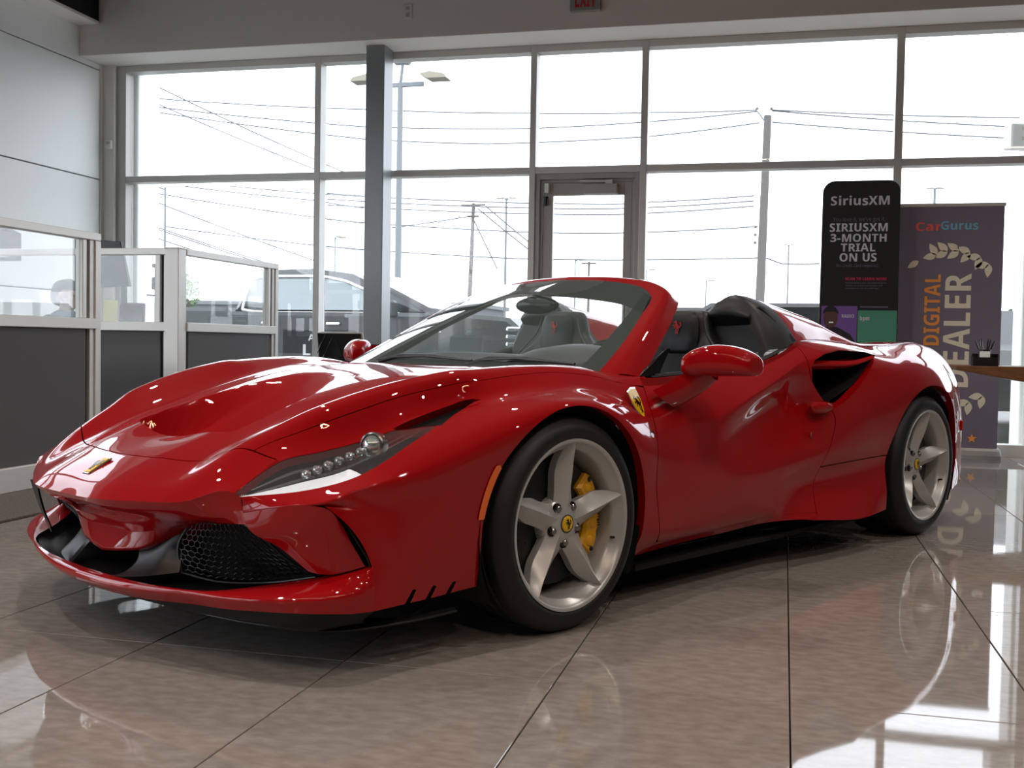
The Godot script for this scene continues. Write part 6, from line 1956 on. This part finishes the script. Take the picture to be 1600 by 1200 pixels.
		g.grid(padv, V(1, 0, 0))
		var hp := put("headrest_pad", fin.call(g), M.seat_black, s)
		var em := put("headrest_emblem", horse(.042, .002), M.horse_red, hp)
		em.transform = Transform3D(Basis(V(0, 0, -1), V(-.12, .99, 0), V(.99, .12, 0)), V(-1.3775, .985, -.36 if side == 0 else .36))
		g = G.new()
		for zz in [-1.0, 1.0]:
			g.tube(resample([V(-1.33, .70, .36 + zz * .262), V(-1.37, .83, .36 + zz * .248), V(-1.395, .905, .36 + zz * .186), V(-1.41, .955, .36 + zz * .140), V(-1.42, 1.03, .36 + zz * .115)], 24), .0035, 5)
		put("seat_piping", fin.call(g), M.stitch, s)
		g = G.new()
		var cs: Array = []
		for q in [[-1.30, .30, .24], [-1.24, .40, .25], [-1.05, .385, .255], [-.85, .41, .25], [-.78, .38, .24], [-.77, .26, .24]]:
			var c: Array = []
			for k in 13:
				var f := k / 6.0 - 1.0
				c.append(V(q[0], q[1] + .045 * pow(absf(f), 3.0) - (.25 if absf(f) > .99 else 0.0), .36 + f * q[2]))
			cs.append(c)
		g.grid(cs, V(0, 1, 0))
		put("cushion", fin.call(g), M.seat_black, s)

func car_fittings(t: Node3D, shell: G) -> void:
	# amber marker on the leading edge of the arch
	var lead := func(p: Vector3, _u): return minf(minf(arch_front(p) - 0.001, 0.024 - arch_front(p)), minf(p.x, minf(p.y - .392, .548 - p.y)))
	both("side_marker", offset(cut(shell, lead), 0.004), M.amber, t, "amber side marker on the wheel arch edge")
	# shield and repeater behind the front wheel
	for side in 2:
		var sg := -1.0 if side == 0 else 1.0
		var nrm := V(-.20, .42, .885).normalized()
		var up := (V(.25, .9, -.35) - nrm * V(.25, .9, -.35).dot(nrm)).normalized()
		var flip := V(1, 1, sg)
		var b := Basis((up * flip).cross(nrm * flip), up * flip, nrm * flip)
		var sh := PackedVector2Array([Vector2(-.040, .055), Vector2(0, .062), Vector2(.040, .055), Vector2(.042, .01), Vector2(.03, -.03), Vector2(0, -.062), Vector2(-.03, -.03), Vector2(-.042, .01)])
		var g := G.new(); g.prism(sh, .005, Transform3D(), .0015)
		var o := put("wing_shield", g, M.chrome, t, "yellow shield badge with black horse")
		o.transform = Transform3D(b, V(-.408, .702, .880) * flip)
		var sh2 := PackedVector2Array()
		for q in sh: sh2.append(q * 0.88)
		g = G.new(); g.prism(sh2, .002, Transform3D(Basis(), V(0, 0, .0045)))
		put("shield_field", g, M.badge_yellow, o)
		var hz := put("shield_horse", horse(.048, .001), M.black_gloss, o)
		hz.position = V(.0, -.004, .0066)
		if side == 1: hz.rotation = V(0, 0, 0)
	var g := G.new(); g.lathe([Vector2(0, .008), Vector2(.010, .007), Vector2(.012, .003)], 18, Transform3D(Basis(Vector3.RIGHT, PI / 2), V(-.428, .594, .929)))
	both("side_repeater", g, M.lamp_silver, t)
	g = G.new(); g.lathe([Vector2(.012, .004), Vector2(.017, .005), Vector2(.019, -.004)], 18, Transform3D(Basis(Vector3.RIGHT, PI / 2), V(-.428, .594, .929)))
	both("repeater_ring", g, M.black_gloss, t)
	g = G.new(); g.lathe([Vector2(0, .003), Vector2(.011, .003), Vector2(.013, 0)], 18, Transform3D(Basis(Vector3.RIGHT, PI / 2), V(-1.60, .540, .905)))
	both("door_lock", g, M.car_red, t)
	# door handle at the foot of the intake
	g = G.new()
	var hh: Array = []
	for q in [[-1.60, .003], [-1.605, .020], [-1.63, .028], [-1.69, .028], [-1.735, .022], [-1.745, .004]]:
		var c: Array = []
		for k in 17:
			var a := TAU * k / 16.0
			c.append(V(q[0], .652 + sin(a) * q[1] * 0.95, .897 + (-1.6 - q[0]) * .12 + cos(a) * q[1] * 0.9))
		hh.append(c)
	g.grid(hh, V(-1.67, .652, .90), true, true)
	both("door_handle", g, M.car_red, t)
	# door mirrors
	var ms: Array = []
	for q in [[.925, .832, -.62, .0, .0], [.927, .833, -.625, .030, .025], [.945, .838, -.65, .048, .048], [.975, .845, -.685, .058, .064], [1.02, .848, -.715, .062, .072], [1.065, .846, -.735, .058, .070], [1.105, .840, -.748, .049, .063], [1.128, .835, -.755, .040, .054], [1.136, .833, -.757, .034, .046], [1.138, .833, -.757, .0, .0]]:
		var c: Array = []
		for k in 33:
			var a := TAU * k / 32.0
			var yy: float = signf(sin(a)) * pow(absf(sin(a)), .75) * q[3]
			c.append(V(q[2] + signf(cos(a)) * pow(absf(cos(a)), .7) * q[4], q[1] + (yy if yy > 0 else yy * .82), q[0]))
		ms.append(c)
	var sm: Array = []
	for k in 33:
		var Q: Array = []
		for c in ms: Q.append(c[k])
		sm.append(spline(Q, 5))
	g = G.new(); g.grid(sm, V(-.71, .845, 1.03), false, true)
	var pair := both("door_mirror", g, M.car_red, t)
	g = G.new()
	g.grid(loft([[V(-.51, .745, .872), V(-.56, .775, .905), V(-.63, .820, .940), V(-.68, .862, .97)], [V(-.53, .718, .895), V(-.58, .742, .925), V(-.64, .775, .955), V(-.69, .806, .985)], [V(-.64, .690, .89), V(-.67, .710, .915), V(-.72, .745, .95), V(-.76, .785, .98)], [V(-.66, .72, .86), V(-.69, .75, .89), V(-.74, .79, .92), V(-.78, .83, .95)], [V(-.51, .745, .872), V(-.56, .775, .905), V(-.63, .820, .940), V(-.68, .862, .97)]], 16, 5), V(-.55, .77, .93), false, true)
	put("mirror_stalk", g.mirrored(), M.car_red, pair[0]); put("mirror_stalk", g, M.car_red, pair[1])
	g = G.new(); g.box(V(-.80, .843, 1.035), V(.012, .085, .16), Basis(), .003)
	put("mirror_glass", g.mirrored(), M.chrome, pair[0]); put("mirror_glass", g, M.chrome, pair[1])

func car_wheel(t: Node3D, x: float, y: float, z: float, width: float, phase: float, radius: float) -> void:
	for side in 2:
		var w := Node3D.new(); w.name = "wheel"; t.add_child(w, true)
		var fin := func(q: G) -> G: return q.mirrored() if side == 0 else q
		# local frame: axis along z outwards, z = 0 at the rim's outer lip
		var X := Transform3D(Basis(Vector3.RIGHT, PI / 2), V(x, y, z)) # lathe axis y -> z
		var g := G.new()
		var tw := width
		var prof: Array = [Vector2(.262, -.018), Vector2(.268, -.004), Vector2(.282, .004), Vector2(.305, .004), Vector2(radius - .018, -.010), Vector2(radius - .006, -.022), Vector2(radius - .0015, -.036)]
		for k in 4: # grooves round the tread
			var c := -.036 - (tw - .06) * (k + 0.8) / 4.6
			prof.append_array([Vector2(radius, c + .008), Vector2(radius - .007, c + .005), Vector2(radius - .007, c - .005), Vector2(radius, c - .008)])
		prof.append_array([Vector2(radius - .0015, -tw + .01), Vector2(radius - .02, -tw - .012), Vector2(.29, -tw - .02), Vector2(.262, -tw + .0)])
		g.lathe(prof, 96, X)
		put("tyre", fin.call(g), M.tyre, w)
		g = G.new() # fine sipes on the shoulder
		for k in 72:
			var a := TAU * k / 72.0
			var d := V(cos(a), sin(a), 0)
			g.bar(V(x, y, z) + d * (radius - .0035) + V(0, 0, -.034), V(x, y, z) + d * (radius - .010) + V(0, 0, -.019), .0022, .0016, d.cross(Vector3.BACK))
		put("tread_sipes", fin.call(g), M.tyre, w).set_meta("kind", "stuff")
		g = G.new()
		g.lathe([Vector2(.2665, -.012), Vector2(.2705, -.004), Vector2(.270, .001), Vector2(.262, .001), Vector2(.256, -.006), Vector2(.252, -.022), Vector2(.238, -.030), Vector2(.234, -.05), Vector2(.232, -.12), Vector2(.225, -tw + .02), Vector2(.24, -tw)], 96, X)
		put("rim", fin.call(g), M.alloy, w)
		# hub and five spokes
		var hz := -.027 if width < .26 else -.050
		g = G.new()
		g.lathe([Vector2(0, hz - .002), Vector2(.034, hz - .002), Vector2(.040, hz - .004), Vector2(.060, hz - .010), Vector2(.078, hz - .018), Vector2(.088, hz - .035), Vector2(.088, hz - .06)], 60, X)
		put("hub", fin.call(g), M.alloy, w)
		for k in 5:
			var a := deg_to_rad(phase + 72.0 * k)
			var d := V(cos(a), sin(a), 0); var s := V(-sin(a), cos(a), 0)
			var secs: Array = []
			# radius, half width, ridge height, edge depth
			for q in [[.045, .040, .000, .018], [.075, .043, .002, .020], [.105, .040, .004, .024], [.135, .039, .006, .028], [.165, .040, .006, .030], [.19, .035, .005, .030], [.22, .024, .005, .028], [.245, .015, .006, .024], [.262, .008, .004, .016]]:
				var f: float = (q[0] - .045) / .217
				var zc := lerpf(hz - .004, -.007, pow(f, 1.5))
				if width > .26: zc = lerpf(hz - .004, -.007, smoothstep(0.0, 1.0, f))
				var c: Vector3 = V(x, y, z) + d * q[0] + V(0, 0, zc)
				var r1: float = q[1]; var rg: float = q[2]; var ed: float = q[3]
				var sk: float = 0.10 * r1
				secs.append([c - s * r1 * .92 + V(0, 0, -ed - .03), c - s * r1 + V(0, 0, -ed), c - s * (r1 * .5 - sk * .5) + V(0, 0, -ed * .42 + rg * .3), c + s * sk + V(0, 0, rg), c + s * (r1 * .5 + sk * .5) + V(0, 0, -ed * .42 + rg * .3), c + s * r1 + V(0, 0, -ed), c + s * r1 * .92 + V(0, 0, -ed - .03)])
			var cols: Array = []
			for j in 7:
				var Q: Array = []
				for q in secs: Q.append(q[j])
				cols.append(spline(Q, 3))
			g = G.new()
			for pair in [[0, 1], [1, 3], [3, 5], [5, 6]]: # facets keep their edges
				g.grid(cols.slice(pair[0], pair[1] + 1), V(0, 0, 1) + s * (0.4 * (pair[0] - 2.5)) if pair[0] in [1, 3] else s * (-1.0 if pair[0] == 0 else 1.0))
			put("spoke", fin.call(g), M.alloy, w)
			# wheel bolt between the spokes
			var b := a + deg_to_rad(36.0)
			var c := V(x + cos(b) * .0605, y + sin(b) * .0605, z + hz - .012)
			g = G.new(); g.lathe([Vector2(0, .012), Vector2(.0085, .0115), Vector2(.0115, .008), Vector2(.0120, -.004)], 6, Transform3D(Basis(Vector3.RIGHT, PI / 2), c), 1.1)
			put("wheel_bolt", fin.call(g), M.steel, w)
			g = G.new(); g.lathe([Vector2(.0125, .001), Vector2(.0165, .0025), Vector2(.0185, -.004)], 18, Transform3D(Basis(Vector3.RIGHT, PI / 2), c))
			put("bolt_seat", fin.call(g), M.black_gloss, w)
		g = G.new(); g.lathe([Vector2(0, .004), Vector2(.020, .0035), Vector2(.0245, .002), Vector2(.0265, -.002)], 32, Transform3D(Basis(Vector3.RIGHT, PI / 2), V(x, y, z + hz)))
		var cap := put("centre_cap", fin.call(g), M.badge_yellow, w)
		g = G.new(); g.lathe([Vector2(.0262, .001), Vector2(.0285, .0015), Vector2(.030, -.003)], 32, Transform3D(Basis(Vector3.RIGHT, PI / 2), V(x, y, z + hz)))
		put("cap_ring", fin.call(g), M.alloy_dark, cap)
		var hr := put("cap_horse", horse(.024, .0008), M.black_gloss, cap)
		hr.transform = Transform3D(Basis(V(-1, 0, 0), V(0, 1, 0), V(0, 0, -1)), V(x, y, -(z + hz + .0042))) if side == 0 else Transform3D(Basis(V(1, 0, 0), V(0, 1, 0), V(0, 0, 1)), V(x, y, z + hz + .0042))
		# valve
		var va := deg_to_rad(phase - 72.0 * 2 + 36.0 + 12.0)
		if x < -1: va = deg_to_rad(203.0)
		else: va = deg_to_rad(197.0)
		g = G.new(); g.tube([V(x + cos(va) * .236, y + sin(va) * .236, z - .03), V(x + cos(va) * .222, y + sin(va) * .222, z - .008)], .0045, 8)
		put("valve", fin.call(g), M.black_plastic, w)
		# brake disc and caliper
		var bd := Node3D.new(); bd.name = "brake"; w.add_child(bd, true)
		g = G.new(); g.lathe([Vector2(.085, -.088), Vector2(.199, -.088), Vector2(.199, -.122), Vector2(.085, -.122)], 64, X)
		put("disc", fin.call(g), M.disc, bd)
		g = G.new(); g.lathe([Vector2(0, -.068), Vector2(.078, -.068), Vector2(.088, -.072), Vector2(.088, -.115)], 32, X)
		put("disc_hub", fin.call(g), M.alloy_dark, bd)
		g = G.new()
		for k in 48:
			var a := TAU * k / 48.0
			var rr: float = [.115, .14, .165, .188][k % 4]
			g.lathe([Vector2(0, .0006), Vector2(.0035, .0006)], 6, Transform3D(Basis(Vector3.RIGHT, PI / 2), V(x + cos(a) * rr, y + sin(a) * rr, z - .088)))
		put("disc_holes", fin.call(g), M.dark_void, bd).set_meta("kind", "stuff")
		g = G.new()
		var a0 := 176.0 if x > -1 else 20.0
		var poly := PackedVector2Array()
		for k in 15:
			var a := deg_to_rad(a0 - 42.0 + 84.0 * k / 14.0)
			var ro := .212 - (.010 if k in [0, 14] else 0.0) - (0.006 if k in [4, 10] else 0.0)
			poly.append(Vector2(cos(a), sin(a)) * ro)
		for k in range(14, -1, -1):
			var a := deg_to_rad(a0 - 42.0 + 84.0 * k / 14.0)
			poly.append(Vector2(cos(a), sin(a)) * (.138 + (.008 if k in [6, 7, 8] else 0.0)))
		g.prism(poly, .075, Transform3D(Basis(), V(x, y, z - .140)), .010)
		for k in 4:
			var a := deg_to_rad(a0 - 30.0 + 20.0 * k)
			g.lathe([Vector2(0, .004), Vector2(.014, .004), Vector2(.019, 0), Vector2(.019, -.01)], 16, Transform3D(Basis(Vector3.RIGHT, PI / 2), V(x + cos(a) * .176, y + sin(a) * .176, z - .065)))
		var cp := put("caliper", fin.call(g), M.caliper_yellow, bd)
		for k in 2:
			var a := deg_to_rad(a0 - 36.0 + 72.0 * k)
			g = G.new(); g.lathe([Vector2(0, .004), Vector2(.006, .004), Vector2(.0085, .0), Vector2(.0085, -.004)], 10, Transform3D(Basis(Vector3.RIGHT, PI / 2), V(x + cos(a) * .195, y + sin(a) * .195, z - .064)))
			put("caliper_bolt", fin.call(g), M.black_plastic, cp)
		if side == 0 and x > -1:
			var tx := put("caliper_lettering", text_mesh("Ferrari", .014, .001), M.black_gloss, cp)
			tx.transform = Transform3D(Basis(V(0, -1, 0), V(-1, 0, 0), V(0, 0, -1)), V(x - .200, y + .0, -(z - .0635)))
